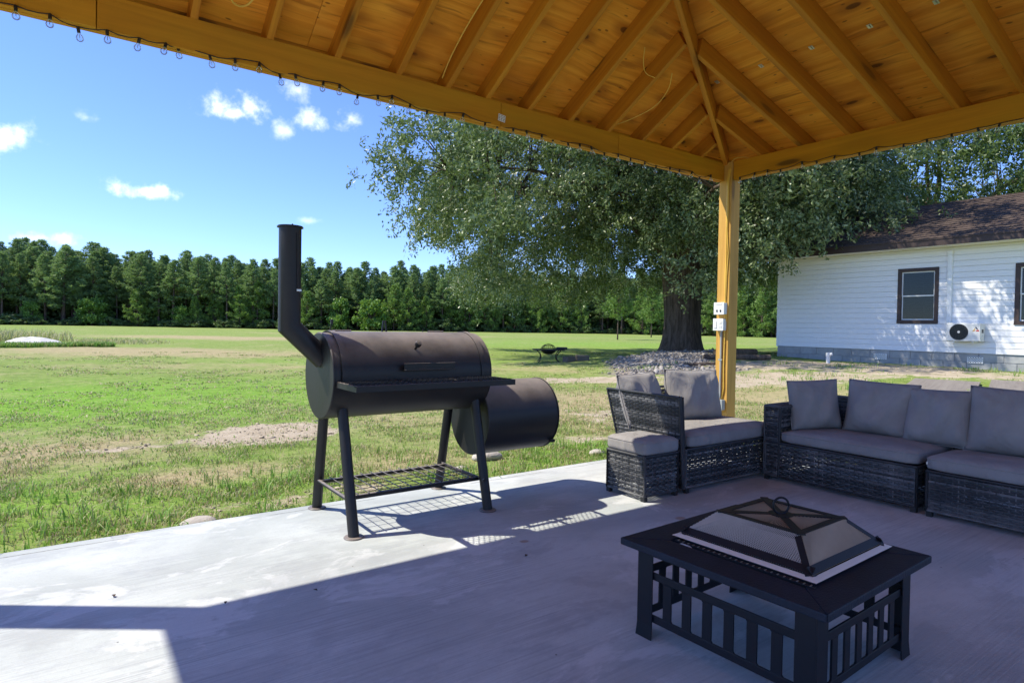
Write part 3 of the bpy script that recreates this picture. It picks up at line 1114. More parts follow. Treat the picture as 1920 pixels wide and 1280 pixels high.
clip_ = None
for v_ in (1.22, 2.44):
    for y in (3.22, 2.82, 2.42, 2.02, 1.63, 1.23):
        x = EX1-v_/lB
        if x < hipx(y)+.1:
            continue
        M = axes((x, y, zb(x)+DZ-.002), (0, 1, 0), (-1/lB, 0, SB/lB), nB)
        if clip_ is None:
            clip_ = obj("panel_clip", MB().box((0, 0, 0), (.030, .040, .003)).box((0, 0, -.004), (.006, .030, .006)), M_STEEL, pav, M=M)
        else:
            inst(clip_, pav, M)


# mill stamps on the timber and sheathing
def text(body, size, M, mat, parent, name="mill_stamp"):
    c = bpy.data.curves.new(name, 'FONT')
    c.body = body
    c.size = size
    c.align_x = 'CENTER'
    c.align_y = 'CENTER'
    c.resolution_u = 2
    tmp = bpy.data.objects.new(name, c)
    COL.objects.link(tmp)
    dg = bpy.context.evaluated_depsgraph_get()
    me = bpy.data.meshes.new_from_object(tmp.evaluated_get(dg))
    bpy.data.objects.remove(tmp)
    me.materials.clear()
    me.materials.append(mat)
    o = bpy.data.objects.new(name, me)
    COL.objects.link(o)
    place(o, parent, M)
    return o


nAd, nBd = -nA, -nB
for x, y, sz in ((2.27, 3.08, 0.085), (2.62, 3.02, 0.06)):
    P = Vector((x, y, za(y)+DZ-0.001))
    xx = Vector((1, 0, 0))
    yy = Vector((0, 1/lA, -SA/lA))*1.0
    text("APA" if sz > .07 else "(S)", sz, axes(P, xx, yy*-1, nAd*1), M_INK, pav)
P = Vector((3.9, 1.66, zb(3.9)+DZ-0.001))
text("EXTERIOR 1", 0.045, axes(P, Vector((-1/lB, 0, SB/lB)), Vector((0, -1, 0)), nBd), M_INK, pav)


# ------------------------------------------------------------------ string lights
def bulb_set(par, P, tilt):
    """one socket and globe hanging from P"""
    d = (Vector((tilt[0], tilt[1], -1))).normalized()
    s = MB().lathe(P, [(0.0, -0.004), (0.006, -0.004), (0.0078, 0.005), (0.0078, 0.024), (0.0, 0.024)], 10, d)
    g = MB().lathe(P+d*0.024, [(0.0, 0.0), (0.006, 0.001), (0.008, 0.006), (0.0145, 0.014), (0.0175, 0.025), (0.0150, 0.035), (0.008, 0.041), (0.0, 0.043)], 14, d)
    b = obj("bulb", g, M_BULB, par, smooth=True)
    obj("socket", s, M_CORD, b, smooth='auto')
    f = MB().tube([P+d*0.03, P+d*0.05], 0.0016, 5)
    obj("filament", f, M_STEEL, b)


def light_string(name, pts, label, group):
    t = thing(name, pts[0], label, "string lights", group)
    path = []
    for i, p in enumerate(pts):
        p = Vector(p)
        path.append(p+Vector((0, 0, 0.003)))
        if i+1 < len(pts):
            q = Vector(pts[i+1])
            sag = random.choice((0.002, 0.006, -0.004, 0.008))
            for k in (0.33, 0.66):
                m = p.lerp(q, k)
                m.z -= sag
                path.append(m)
    obj("cord", MB().tube(path, 0.0028, 6), M_CORD, t, smooth=True)
    for p in pts:
        bulb_set(t, Vector(p), (random.uniform(-.3, .3), random.uniform(-.25, .25)))


xs_ = [-0.42, -0.31, -0.21, -0.08, 0.03, 0.15, 0.29, 0.41, 0.47, 0.62, 0.75, 0.88, 1.0, 1.08, 1.25, 1.35, 1.48, 1.6, 1.7, 1.83, 1.97, 2.09]
while xs_[-1] < 5.0:
    xs_.append(xs_[-1]+random.choice((0.13, 0.15, 0.18, 0.12)))
pts = []
for i, x in enumerate(xs_):
    pts.append((x, BY-0.012 if i % 4 else BY+0.02, BZ0+random.choice((0.0, 0.004, -0.006, 0.010, 0.022)) - (0.0 if i % 4 else 0.008)))
light_string("string_lights", pts, "string of clear globe bulbs along the long beam above the smoker", "string lights under the beams")
pts = []
y = 3.60
while y > 0.4:
    pts.append((BX1-0.012, y, BZ0+random.choice((0.0, 0.02, 0.03, 0.008, -0.004))))
    y -= random.choice((0.13, 0.16, 0.2))
light_string("string_lights", pts, "string of clear globe bulbs along the beam above the corner sofa", "string lights under the beams")

# ------------------------------------------------------------------ wiring on the post and rafters
PX, PYa, PYb = 5.24, 3.682, 3.822        # the post's field-left face
t = thing("conduit_pipe", (PX-0.012, 3.755, 0.0), "grey conduit running down the post below the white outlet boxes", "conduit")
obj("pipe", MB().tube([(PX-0.0115, 3.752, 0.47), (PX-0.0115, 3.752, 1.14)], 0.011, 10), M_GREYPVC, t, smooth='auto')
obj("pipe", MB().tube([(PX-0.0115, 3.752, 0.0), (PX-0.0115, 3.752, 0.355)], 0.011, 10), M_GREYPVC, t, smooth='auto')
obj("pipe_clip", MB().box((PX-0.012, 3.752, 0.85), (0.026, 0.04, 0.016)), M_STEEL, t)


def cover_box(name, z0, z1, yc, w, label, dup_kind):
    t = thing(name, (PX-0.025, yc, z0), label, "electrical box")
    obj("case", MB().span((PX-0.052, yc-w/2+.006, z0+.004), (PX-0.002, yc+w/2-.006, z1-.004)), M_GREYBOX if dup_kind == 'j' else M_BOX, t, bevel=0.003)
    obj("cover", MB().span((PX-0.062, yc-w/2, z0), (PX-0.053, yc+w/2, z1)), M_GREYBOX if dup_kind == 'j' else M_BOX, t, bevel=0.003)
    h = (z0+z1)/2
    if dup_kind == 'switch':
        obj("rocker", MB().span((PX-0.068, yc+0.014, h-0.034), (PX-0.0625, yc+0.044, h+0.034)), M_BOX, t, bevel=0.002)
        for dz in (-0.02, 0.02):
            m = obj("socket", MB().span((PX-0.0655, yc-0.044, h+dz-0.014), (PX-0.0625, yc-0.014, h+dz+0.014)), M_BOX, t, bevel=0.002)
            s = MB()
            for dy in (-0.005, 0.005):
                s.box((PX-0.066, yc-0.029+dy, h+dz), (0.001, 0.002, 0.009))
            obj("slot", s, M_BLACK, m)
    elif dup_kind == 'outdoor':
        for dy in (-0.02, 0.02):
            m = obj("plug_hole", MB().span((PX-0.067, yc+dy-0.007, h-0.034), (PX-0.0625, yc+dy+0.007, h-0.012)), M_BLACK, t, bevel=0.002)
        obj("latch", MB().span((PX-0.066, yc-0.03, z1-0.02), (PX-0.0625, yc+0.03, z1-0.014)), M_BOX, t)
    else:
        for a in (-1, 1):
            obj("screw", MB().lathe((PX-0.062, yc+a*w*.36, h), [(0.0, 0), (0.004, 0), (0.003, 0.003), (0.0, 0.003)], 8, (-1, 0, 0)), M_STEEL, t)


cover_box("outlet_box", 1.293, 1.413, 3.752, 0.118, "white outlet box on the post, upper one with a blank cover", 'outdoor')
cover_box("switch_box", 1.136, 1.254, 3.757, 0.118, "white switch and socket plate on the post, lower one", 'switch')
cover_box("junction_box", 0.355, 0.462, 3.745, 0.105, "grey junction box low on the post behind the chaise", 'j')
for k, (dy, lo, wig) in enumerate(((0.030, 1.33, 0.006), (0.047, 1.22, 0.010), (0.036, 0.47, 0.004))):
    P = [(5.262, 3.69+0.02*k, 2.80), (PX-0.008, 3.715-0.012*k, 2.70)]
    z = 2.55
    while z > lo:
        P.append((PX-0.007-0.004*(k == 2), 3.752-dy+random.uniform(-wig, wig), z))
        z -= 0.22
    P.append((PX-0.010, 3.752-dy*0.55, lo))
    lab = ["yellow cable down the post ending at the upper outlet box", "yellow cable down the post ending at the switch plate", "yellow cable running full length down the post to the grey box"][k]
    c = obj("cable", MB().tube(P, 0.0068, 6), M_YCABLE, smooth=True)
    props(c, lab, "cable", "yellow cables on the pavilion")


def pa(x, y, off):
    return Vector((x, y, za(y)))+nA*off


def cable(pts, label, r=0.004):
    # smooth the path a little
    Q = [Vector(p) for p in pts]
    for _ in range(2):
        R = [Q[0]]
        for a, b in zip(Q, Q[1:]):
            R += [a.lerp(b, .25), a.lerp(b, .75)]
        R.append(Q[-1])
        Q = R
    c = obj("cable", MB().tube(Q, r, 6), M_YCABLE, smooth=True)
    props(c, label, "cable", "yellow cables on the pavilion")


cable([pa(0.72, 3.0, .10), pa(0.72, 3.5, .03), pa(0.69, 3.62, .01), pa(0.76, 3.66, .03), pa(0.82, 3.62, .05), pa(0.93, 3.25, .08), pa(0.965, 3.0, .10)], "loose loop of yellow cable hanging between rafters above the long beam", 0.0055)
cable([pa(2.085, 2.9, .09), pa(2.06, 3.1, .05), pa(2.05, 3.4, .06), pa(2.06, 3.62, .06), pa(2.07, 3.74, .04)], "single yellow cable drooping down beside a rafter above the oak", 0.0045)
cable([pa(3.40, 3.12, .05), pa(3.46, 3.2, .03), pa(3.55, 3.27, .02), pa(3.64, 3.26, -.004)], "short curl of yellow cable poking from a rafter by the hip", 0.003)
cable([pa(3.78, 3.2, .02), pa(3.86, 3.3, .0), pa(3.88, 3.45, -.01), pa(3.80, 3.62, .02), pa(3.72, 3.75, .06)], "double yellow cable hanging beside a jack rafter near the hip", 0.0035)
cable([(5.25, 3.69, 2.79), (5.26, 3.66, 2.815), (5.29, 3.60, 2.818), (5.33, 3.53, 2.80)], "yellow cable arching over the corner where both beams meet", 0.005)

# ------------------------------------------------------------------ offset smoker
SY, SZ, SR = 3.485, 0.85, 0.245
SX0, SX1 = 1.15, 2.17
sm = thing("offset_smoker", (1.66, SY, 0), "large black barrel smoker with tall elbowed chimney and side firebox on the patio edge", "smoker")


def drum(x0, x1, y, z, r, n=64):
    mb = MB()
    mb.lathe((x0, y, z), [(0, 0), (r-.004, 0), (r, .004), (r, x1-x0-.004), (r-.004, x1-x0), (0, x1-x0)], n, (1, 0, 0))
    return mb


obj("barrel", drum(SX0, SX1, SY, SZ, SR), M_SMOKER, sm, smooth='auto')
# end plate ring weld
for x in (SX0+.006, SX1-.006):
    obj("weld_ring", MB().lathe((x, SY, SZ), [(SR+.0005, -.004), (SR+.003, 0), (SR+.0005, .004)], 64, (1, 0, 0)), M_SMOKER, sm, smooth=True)


def shell(x0, x1, y, z, r, th, a0, a1, n=40):
    """part of a cylinder; angle from the front (-Y) upward"""
    mb = MB()
    V = []
    for i in range(n+1):
        a = a0+(a1-a0)*i/n
        for rr in (r, r+th):
            for x in (x0, x1):
                V.append((x, y-rr*math.cos(a), z+rr*math.sin(a)))
    F = []
    for i in range(n):
        k = 4*i
        F += [(k, k+1, k+5, k+4), (k+2, k+6, k+7, k+3), (k, k+4, k+6, k+2), (k+1, k+3, k+7, k+5)]
    F += [(0, 2, 3, 1), (4*n, 4*n+1, 4*n+3, 4*n+2)]
    return mb.add(V, F)


lid = obj("lid", shell(SX0+.055, SX1-.06, SY, SZ, SR+.0015, .006, rad(-6), rad(112)), M_SMOKER, sm, smooth='auto')
for x in (SX0+.045, SX1-.085):
    obj("lid_band", shell(x, x+.036, SY, SZ, SR+.0085, .004, rad(-5), rad(112)), M_SMOKER, lid, smooth='auto')
a = rad(38)
hp = Vector((1.655, SY-(SR+.007)*math.cos(a), SZ+(SR+.007)*math.sin(a)))
hn = Vector((0, -math.cos(a), math.sin(a)))
mb = MB().tube([hp-hn*.004, hp+hn*.035], .008, 12)
mb.lathe(hp+hn*.033, [(0, 0), (.017, .002), (.020, .016), (.015, .030), (0, .032)], 16, hn)
obj("lid_knob", mb, M_SMOKER, lid, smooth='auto')
# long bar grip low on the lid
a = rad(8)
mb = MB()
gy, gz = SY-(SR+.04)*math.cos(a), SZ+SR*math.sin(a)+.022
mb.span((1.545, gy-.004, gz-.020), (1.875, gy, gz+.020))
mb.span((1.545, gy-.012, gz+.016), (1.875, gy-.0045, gz+.021))
mb.span((1.545, gy-.012, gz-.021), (1.875, gy-.0045, gz-.016))
for x in (1.575, 1.845):
    mb.span((x-.01, gy+.0005, gz-.008), (x+.01, gy+.050, gz+.008))
obj("lid_handle", mb, M_SMOKER, lid, bevel=0.0015)
# hinge hardware and small fittings along the top
top = SZ+SR
for x in (1.30, 1.92):
    mb = MB().tube([(x-.055, SY+.045, top+.008), (x+.055, SY+.045, top+.008)], .008, 8)
    mb.span((x-.035, SY+.02, top-.004), (x+.035, SY+.09, top+.002))
    obj("hinge", mb, M_SMOKER, sm)
mb = MB()
for dx in (-.018, .018):
    mb.bar((1.59+dx, SY+.10, top-.03), (1.59+dx*.3, SY+.10, top+.075), .010, .006, (0, 1, 0))
obj("lid_stop", mb, M_SMOKER, sm)
mb = MB().tube([(1.245, SY+.12, top-.03), (1.262, SY+.12, top+.05)], .003, 6)
mb.box((1.265, SY+.12, top+.062), (.014, .012, .028))
obj("thermometer_probe", mb, M_SMOKER, sm)
mb = MB().tube([(1.86, SY+.12, top-.03), (1.87, SY+.12, top+.025)], .003, 6)
obj("latch_pin", mb, M_SMOKER, sm)
# chimney
ch = MB()
cx, cr = 0.985, 0.0595
ch.tube([(cx, SY, 1.128), (cx, SY, 1.672)], cr, 32, caps=False)
V = []
dd = Vector((1.178-cx, 0, .94-1.125)).normalized()
pl = (Vector((0, 0, -1))+dd).normalized()          # mitre plane normal
for (o_, dr) in ((Vector((cx, SY, 1.14)), Vector((0, 0, -1))), (None, None), (Vector((1.178, SY, .94)), dd)):
    for k in range(32):
        a = 2*math.pi*k/32
        e = Vector((math.cos(a), math.sin(a), 0))*cr
        if o_ is None:
            p = Vector((cx, SY, 1.125))+e
            p = p+Vector((0, 0, 1))*(-(p-Vector((cx, SY, 1.125))).dot(pl)/pl.z)
        elif dr is dd:
            m_ = V[32+k]
            p = m_+dd*((Vector((1.178, SY, .94))-m_).dot(dd))
        else:
            p = o_+e
        V.append(p)
ch.v, ch.f = [], []
V = [v+Vector((0, 0, .532)) if i < 32 else v for i, v in enumerate(V)]
ch.add(V, [(i*32+k, i*32+(k+1) % 32, (i+1)*32+(k+1) % 32, (i+1)*32+k) for i in range(2) for k in range(32)])
chim = obj("chimney", ch, M_SMOKER, sm, smooth='auto')
obj("chimney_rim", MB().lathe((cx, SY, 1.668), [(cr-.004, 0), (cr+.010, 0), (cr+.010, .006), (cr-.004, .006)], 32, closed=True), M_SMOKER, chim)
obj("chimney_cap", MB().lathe((cx, SY, 1.674), [(0, .004), (cr+.006, .004), (cr+.006, .0), (0, .0)], 32), M_SMOKER, chim)
wv_ = Vector((.582, -.813, 0))*0
mb = MB().tube([(cx+.022, SY-.058, 1.64), (cx+.026, SY-.059, 1.40), (cx+.03, SY-.060, 1.335)], .0022, 6)
obj("damper_rod", mb, M_SMOKER, chim)
obj("damper_clip", MB().box((cx+.032, SY-.062, 1.325), (.026, .010, .014)), M_STEEL, chim, bevel=0.002)
obj("cap_pin", MB().tube([(cx+.01, SY, 1.675), (cx+.012, SY, 1.692)], .004, 6), M_SMOKER, chim)
# firebox
FX0, FX1, FYc, FZc, FR = 2.165, 2.735, 3.50, 0.535, 0.245
obj("firebox", drum(FX0, FX1, FYc, FZc, FR), M_SMOKER, sm, smooth='auto')
mb = MB().lathe((FX1, FYc, FZc), [(FR-.02, 0), (FR+.004, 0), (FR+.004, .007), (FR-.02, .007)], 48, (1, 0, 0), closed=True)
obj("firebox_door", mb, M_SMOKER, sm)
obj("door_hinge", MB().box((FX1-.005, FYc-FR*.72-.01, FZc-FR*.72), (.03, .03, .02)), M_SMOKER, sm)
# legs
for f, tp in (((1.243, 3.165), (1.236, 3.345, .70)), ((1.252, 3.800), (1.232, 3.62, .68)), ((2.120, 3.190), (2.105, 3.345, .70)), ((2.116, 3.815), (2.088, 3.62, .68))):
    p0 = Vector((f[0], f[1], 0.006))
    l = obj("leg", MB().tube([p0, tp], .030, 20), M_SMOKER, sm, smooth='auto')
    obj("foot_plate", MB().lathe((f[0], f[1], 0), [(0, 0), (.052, 0), (.054, .003), (.050, .0075), (.03, .009), (0, .009)], 28), M_SMOKER, l, smooth='auto')
# front shelf: angle-iron frame and expanded metal
HX0, HX1, HY0, HY1, HZ = 1.165, 2.145, 2.955, 3.238, 0.832
sh = MB()
sh.span((HX0, HY0-.003, HZ-.029), (HX1, HY0, HZ+.002)).span((HX0, HY0+.0005, HZ-.004), (HX1, HY0+.026, HZ+.0015))
for x, s in ((HX0, 1), (HX1, -1)):
    sh.span((x, HY0+.001, HZ-.029), (x+s*.003, HY1, HZ+.001))
    sh.span((x+s*.0035, HY0+.027, HZ-.003), (x+s*.026, HY1, HZ+.001))
for x in (1.50, 1.83):
    sh.span((x-.012, HY0+.027, HZ-.004), (x+.012, HY1, HZ-.0005))
shelf = obj("shelf", sh, M_SMOKER, sm)
me_ = MB()
px_ = 0.034
ww, ll = HY1-HY0-.02, HX1-HX0-.02
n = int(ll/px_)+6
for i in range(-6, n):
    for s in (1, -1):
        x0 = HX0+.01+i*px_
        sl = 0.52*s
        a = (x0, HY0+.01)
        b = (x0+ww*sl*1.2, HY1-.01)
        if s < 0:
            a, b = (x0+ww*.62, HY0+.01), (x0, HY1-.01)
        ts = [0.0, 1.0]
        for lim in (HX0+.006, HX1-.006):
            if (a[0]-lim)*(b[0]-lim) < 0:
                ts.append((lim-a[0])/(b[0]-a[0]))
        ts = sorted(ts)
        for q0, q1 in zip(ts, ts[1:]):
            m = a[0]+(b[0]-a[0])*(q0+q1)/2
            if HX0+.006 < m < HX1-.006:
                P0 = (a[0]+(b[0]-a[0])*q0, a[1]+(b[1]-a[1])*q0, HZ+.003+(.001 if s > 0 else 0))
                P1 = (a[0]+(b[0]-a[0])*q1, a[1]+(b[1]-a[1])*q1, HZ+.003+(.001 if s > 0 else 0))
                me_.bar(P0, P1, .0032, .002)
obj("expanded_metal", me_, M_BLACK, shelf, kind='stuff')
# lower wire rack
GZ = 0.205
for y in (3.275, 3.695):
    mb = MB().span((1.24, y-.012, GZ-.012), (2.10, y+.012, GZ-.008))
    mb.span((1.24, y-.012 if y < 3.4 else y+.009, GZ-.030), (2.10, y-.009 if y < 3.4 else y+.012, GZ-.0125))
    obj("rack_rail", mb, M_SMOKER, sm)
for x in (1.238, 2.10):
    obj("rack_bar", MB().tube([(x, 3.20, GZ-.018), (x, 3.77, GZ-.018)], .011, 12), M_SMOKER, sm, smooth='auto')
rod = obj("rack_rod", MB().tube([(0, -.235, 0), (0, .235, 0)], .0028, 6), M_SMOKER, sm, M=Matrix.Translation((1.30, 3.485, GZ)))
for i in range(1, 13):
    inst(rod, sm, Matrix.Translation((1.30+i*.0655, 3.485, GZ)))
rod = obj("rack_wire", MB().tube([(-.43, 0, 0), (.43, 0, 0)], .0026, 6), M_SMOKER, sm, M=Matrix.Translation((1.67, 3.30, GZ-.005)))
for i in range(1, 6):
    inst(rod, sm, Matrix.Translation((1.67, 3.30+i*.074, GZ-.005)))

# ------------------------------------------------------------------ fire pit table
TX0, TX1, TY0, TY1, TH = 1.696, 2.486, 0.872, 1.662, 0.36
TC = Vector(((TX0+TX1)/2, (TY0+TY1)/2, 0))
fp = thing("fire_pit_table", TC, "square black metal fire pit table with a mesh spark lid on the shaded patio", "fire pit")
IN0 = 0.135
ft = MB()
ix0, ix1, iy0, iy1 = TX0+IN0, TX1-IN0, TY0+IN0, TY1-IN0
top = None
tw = (TX1-TX0)
# top: 4 mitred slate-look borders
Z0, Z1 = TH-.026, TH
quads = [((TX0, TY0), (TX1, TY0), (ix1, iy0), (ix0, iy0)), ((TX1, TY0), (TX1, TY1), (ix1, iy1), (ix1, iy0)),
         ((TX1, TY1), (TX0, TY1), (ix0, iy1), (ix1, iy1)), ((TX0, TY1), (TX0, TY0), (ix0, iy0), (ix0, iy1))]
for q in quads:
    c = Vector((sum(p[0] for p in q)/4, sum(p[1] for p in q)/4))
    P = [Vector((p[0], p[1])) for p in q]
    P = [p+(c-p).normalized()*.0008 for p in P]
    obj("table_border", MB().poly([(p.x, p.y, Z0) for p in P], (0, 0, 1), Z1-Z0), M_TILE, fp, bevel=0.004)
mb = MB()
for a, b in (((TX0+.048, TY0+.048), (TX1-.048, TY0+.062)), ((TX0+.048, TY1-.062), (TX1-.048, TY1-.048)), ((TX0+.048, TY0+.0625), (TX0+.062, TY1-.0625)), ((TX1-.062, TY0+.0625), (TX1-.048, TY1-.0625))):
    mb.span((a[0], a[1], Z0-.022), (b[0], b[1], Z0-.0005))
obj("apron", mb, M_BLACK, fp)
# legs: angle profile flaring at the foot
for sx in (-1, 1):
    for sy in (-1, 1):
        X, Y = TC.x+sx*(tw/2-.050), TC.y+sy*(tw/2-.050)
        mb = MB()
        for (w, zz0, zz1, fl0, fl1) in ((.066, .05, Z0-.0225, 0.0, 0.0), (.066, 0.0, .0497, .007, 0.0)):
            for ax in (0, 1):
                o = Vector((X, Y, 0))
                u = Vector((-sx, 0, 0)) if ax == 0 else Vector((0, -sy, 0))
                nrm = Vector((0, sy, 0)) if ax == 0 else Vector((sx, 0, 0))
                out = Vector((sx, sy, 0))
                if ax == 1:
                    o = o - nrm*0 + Vector((0, -sy*.0045, 0))
                P = []
                for z, fl in ((zz0, fl0), (zz1, fl1)):
                    b0 = o+out*fl*.55+Vector((0, 0, z))
                    b1 = o+out*fl*.55+u*(w+fl*.6)+Vector((0, 0, z))
                    P += [b0, b1, b1-nrm*.004, b0-nrm*.004]
                mb.hexa(P)
        obj("leg", mb, M_BLACK, fp)
# rails and slats on four sides
RU0, RU1, RL0, RL1 = .222, .250, .064, .092
half = tw/2-.062
for k in range(4):
    R = Matrix.Translation(TC) @ Matrix.Rotation(k*math.pi/2, 4, 'Z')

    def L(a, b):
        m = MB().span(a, b)
        m.v = [tuple(R @ Vector(p)) for p in m.v]
        return m
    yy = -half
    obj("upper_rail", L((-half-.004, yy-.004, RU0), (half+.004, yy+.004, RU1)), M_BLACK, fp, bevel=0.002)
    obj("lower_rail", L((-half-.004, yy-.004, RL0), (half+.004, yy+.004, RL1)), M_BLACK, fp, bevel=0.002)
    span_ = 2*(half-.035)
    for i in range(6):
        x = -half+.035+span_*(i+1)/7
        m = L((x-.018, yy-.0035, RL1+.0003), (x+.018, yy+.0035, RU0-.0003))
        # rounded fillets where a slat meets the rails
        for zc, s in ((RL1+.0003, 1), (RU0-.0003, -1)):
            for sx in (-1, 1):
                P = [Vector((x+sx*.0181, yy-.0033, zc)), Vector((x+sx*.0226, yy-.0033, zc)), Vector((x+sx*.0181, yy-.0033, zc+s*.0045))]
                Q = [p+Vector((0, .0066, 0)) for p in P]
                m.add([R @ p for p in P+Q], [(0, 1, 2), (3, 5, 4), (0, 3, 4, 1), (1, 4, 5, 2), (2, 5, 3, 0)])
        obj("slat", m, M_BLACK, fp)
# bowl below and rim
LX0, LX1, LY0, LY1 = 1.860, 2.440, 0.985, 1.545
LC = Vector(((LX0+LX1)/2, (LY0+LY1)/2, 0))
rw, rl = (LX1-LX0)/2, (LY1-LY0)/2


def ring(hx0, hy0, z0, hx1, hy1, z1, hx2, hy2, z2):
    """closed square ring section through three squares"""
    mb = MB()
    V = []
    for hx, hy, z in ((hx0, hy0, z0), (hx1, hy1, z1), (hx2, hy2, z2)):
        for a, b in ((-1, -1), (1, -1), (1, 1), (-1, 1)):
            V.append((LC.x+a*hx, LC.y+b*hy, z))
    F = []
    for i in range(3):
        j = (i+1) % 3
        for k in range(4):
            F.append((i*4+k, i*4+(k+1) % 4, j*4+(k+1) % 4, j*4+k))
    return mb.add(V, F)


obj("bowl_rim", ring(rw, rl, TH+.010, rw-.023, rl-.023, TH+.019, rw-.021, rl-.021, TH+.008), M_RIM, fp, bevel=0.001)
mb = MB()
V = []
for hx, hy, z in ((rw-.021, rl-.021, TH+.006), (rw-.05, rl-.05, TH-.03), (rw-.11, rl-.11, TH-.10)):
    for a, b in ((-1, -1), (1, -1), (1, 1), (-1, 1)):
        V.append((LC.x+a*hx, LC.y+b*hy, z))
F = [(i*4+k, i*4+(k+1) % 4, (i+1)*4+(k+1) % 4, (i+1)*4+k) for i in range(2) for k in range(4)]+[(8, 9, 10, 11)]
obj("fire_bowl", mb.add(V, F), M_BLACK, fp)
# slotted edging strip showing beside the rim
mb = MB().span((LX0-.022, LY0-.004, TH+.0005), (LX0-.004, LY1-.03, TH+.004))
obj("edge_strip", mb, M_BLACK, fp)
mb = MB()
for i in range(24):
    y = LY0+.01+i*.022
    mb.box((LX0-.013, y, TH+.0045), (.011, .004, .002))
obj("edge_clip", mb, M_STEEL, fp, kind='stuff')
# spark lid
b_, t_h = (rw-.025, rl-.025), (0.165, 0.165)
zb_, zt_ = TH+.022, TH+.104
lidm = MB()
cor = [(-1, -1), (1, -1), (1, 1), (-1, 1)]
Bp = [Vector((LC.x+a*b_[0], LC.y+b*b_[1], zb_)) for a, b in cor]
Tp = [Vector((LC.x+a*t_h[0], LC.y+b*t_h[1], zt_)) for a, b in cor]
ctr = Vector((LC.x, LC.y, zb_))


def strip(mb, p, q, inward, w, th=.003):
    """flat strip lying from p to q and w wide towards `inward`"""
    p, q = Vector(p), Vector(q)
    d = (q-p).normalized()
    s = Vector(inward)-p
    s = (s-d*s.dot(d)).normalized()
    n = d.cross(s).normalized()*th
    mb.hexa([p, q, q+s*w, p+s*w, p+n, q+n, q+s*w+n, p+s*w+n])


fr = MB()
for k in range(4):
    j = (k+1) % 4
    mid = (Bp[k]+Bp[j]+Tp[k]+Tp[j])/4
    strip(fr, Bp[k], Bp[j], mid, .028)
    strip(fr, Tp[k], Tp[j], mid, .020)
    strip(fr, Bp[k], Tp[k], mid, .022)
    strip(fr, Bp[j], Tp[j], mid, .022)
    strip(fr, Tp[k]+Vector((0, 0, .002)), Tp[j]+Vector((0, 0, .002)), Vector((LC.x, LC.y, zt_+.002)), .026)
frame = obj("lid_frame", fr, M_BLACK, fp)
cr_ = MB()
tc_ = Vector((LC.x, LC.y, zt_+.004))
for k in range(4):
    cr_.bar(Tp[k]+Vector((0, 0, .004)), tc_, .030, .004)
cr_.lathe(tc_, [(0, -.002), (.045, -.002), (.045, .003), (0, .003)], 20)
obj("lid_cross", cr_, M_BLACK, fp)


def meshpanel(P, Q, R, T, nu, nv, r, mat, nm):
    """woven wire on the quad P-Q (base) R-T (top): P->T left edge, Q->R right edge"""
    P, Q, R, T = [Vector(x) for x in (P, Q, R, T)]
    mb = MB()
    nrm = (Q-P).cross(T-P).normalized()

    def pt(u, v):
        return P.lerp(Q, u).lerp(T.lerp(R, u), v)
    wid = (Q-P).length
    hgt = (T-P).length
    step = wid/nu
    # two families of slanted wires -> diamonds
    for s in (1, -1):
        for i in range(-nv-1, nu+nv+2):
            u0 = i/nu
            k = s*hgt*.62/wid
            u1 = u0+k
            lo, hi = 0.0, 1.0
            if k != 0:
                ta, tb = sorted(((0-u0)/k, (1-u0)/k))
                lo, hi = max(lo, ta), min(hi, tb)
            if hi-lo > .03:
                a = pt(u0+k*lo, lo)+nrm*(.0008*s)
                b = pt(u0+k*hi, hi)+nrm*(.0008*s)
                mb.bar(a, b, r*2, r*1.2, nrm)
    return obj(nm, mb, mat, frame, kind='stuff')


for k in range(4):
    j = (k+1) % 4
    mat = M_SKYLITMESH if k == 3 else M_BRONZE
    nu_, rw_ = (62, .0013) if k in (1, 3) else (96, .0016)
    meshpanel(Bp[k], Bp[j], Tp[j], Tp[k], nu_, 14, rw_, mat, "mesh_panel")
    meshpanel(Tp[k], Tp[j], tc_, tc_, 40, 10, .0011, M_BRONZE, "mesh_panel")
ringm = MB()
pts = [tc_+Vector((math.cos(a)*.030*.813, -math.cos(a)*.030*.582, .032+math.sin(a)*.030)) for a in np.linspace(0, 2*math.pi, 25)]
ringm.tube(pts, .0042, 8)
obj("lid_ring", ringm, M_BLACK, fp, smooth=True)
fp.scale = (.978, .978, 1.0)
fp.rotation_euler.z = rad(2.0)          # set down a touch askew


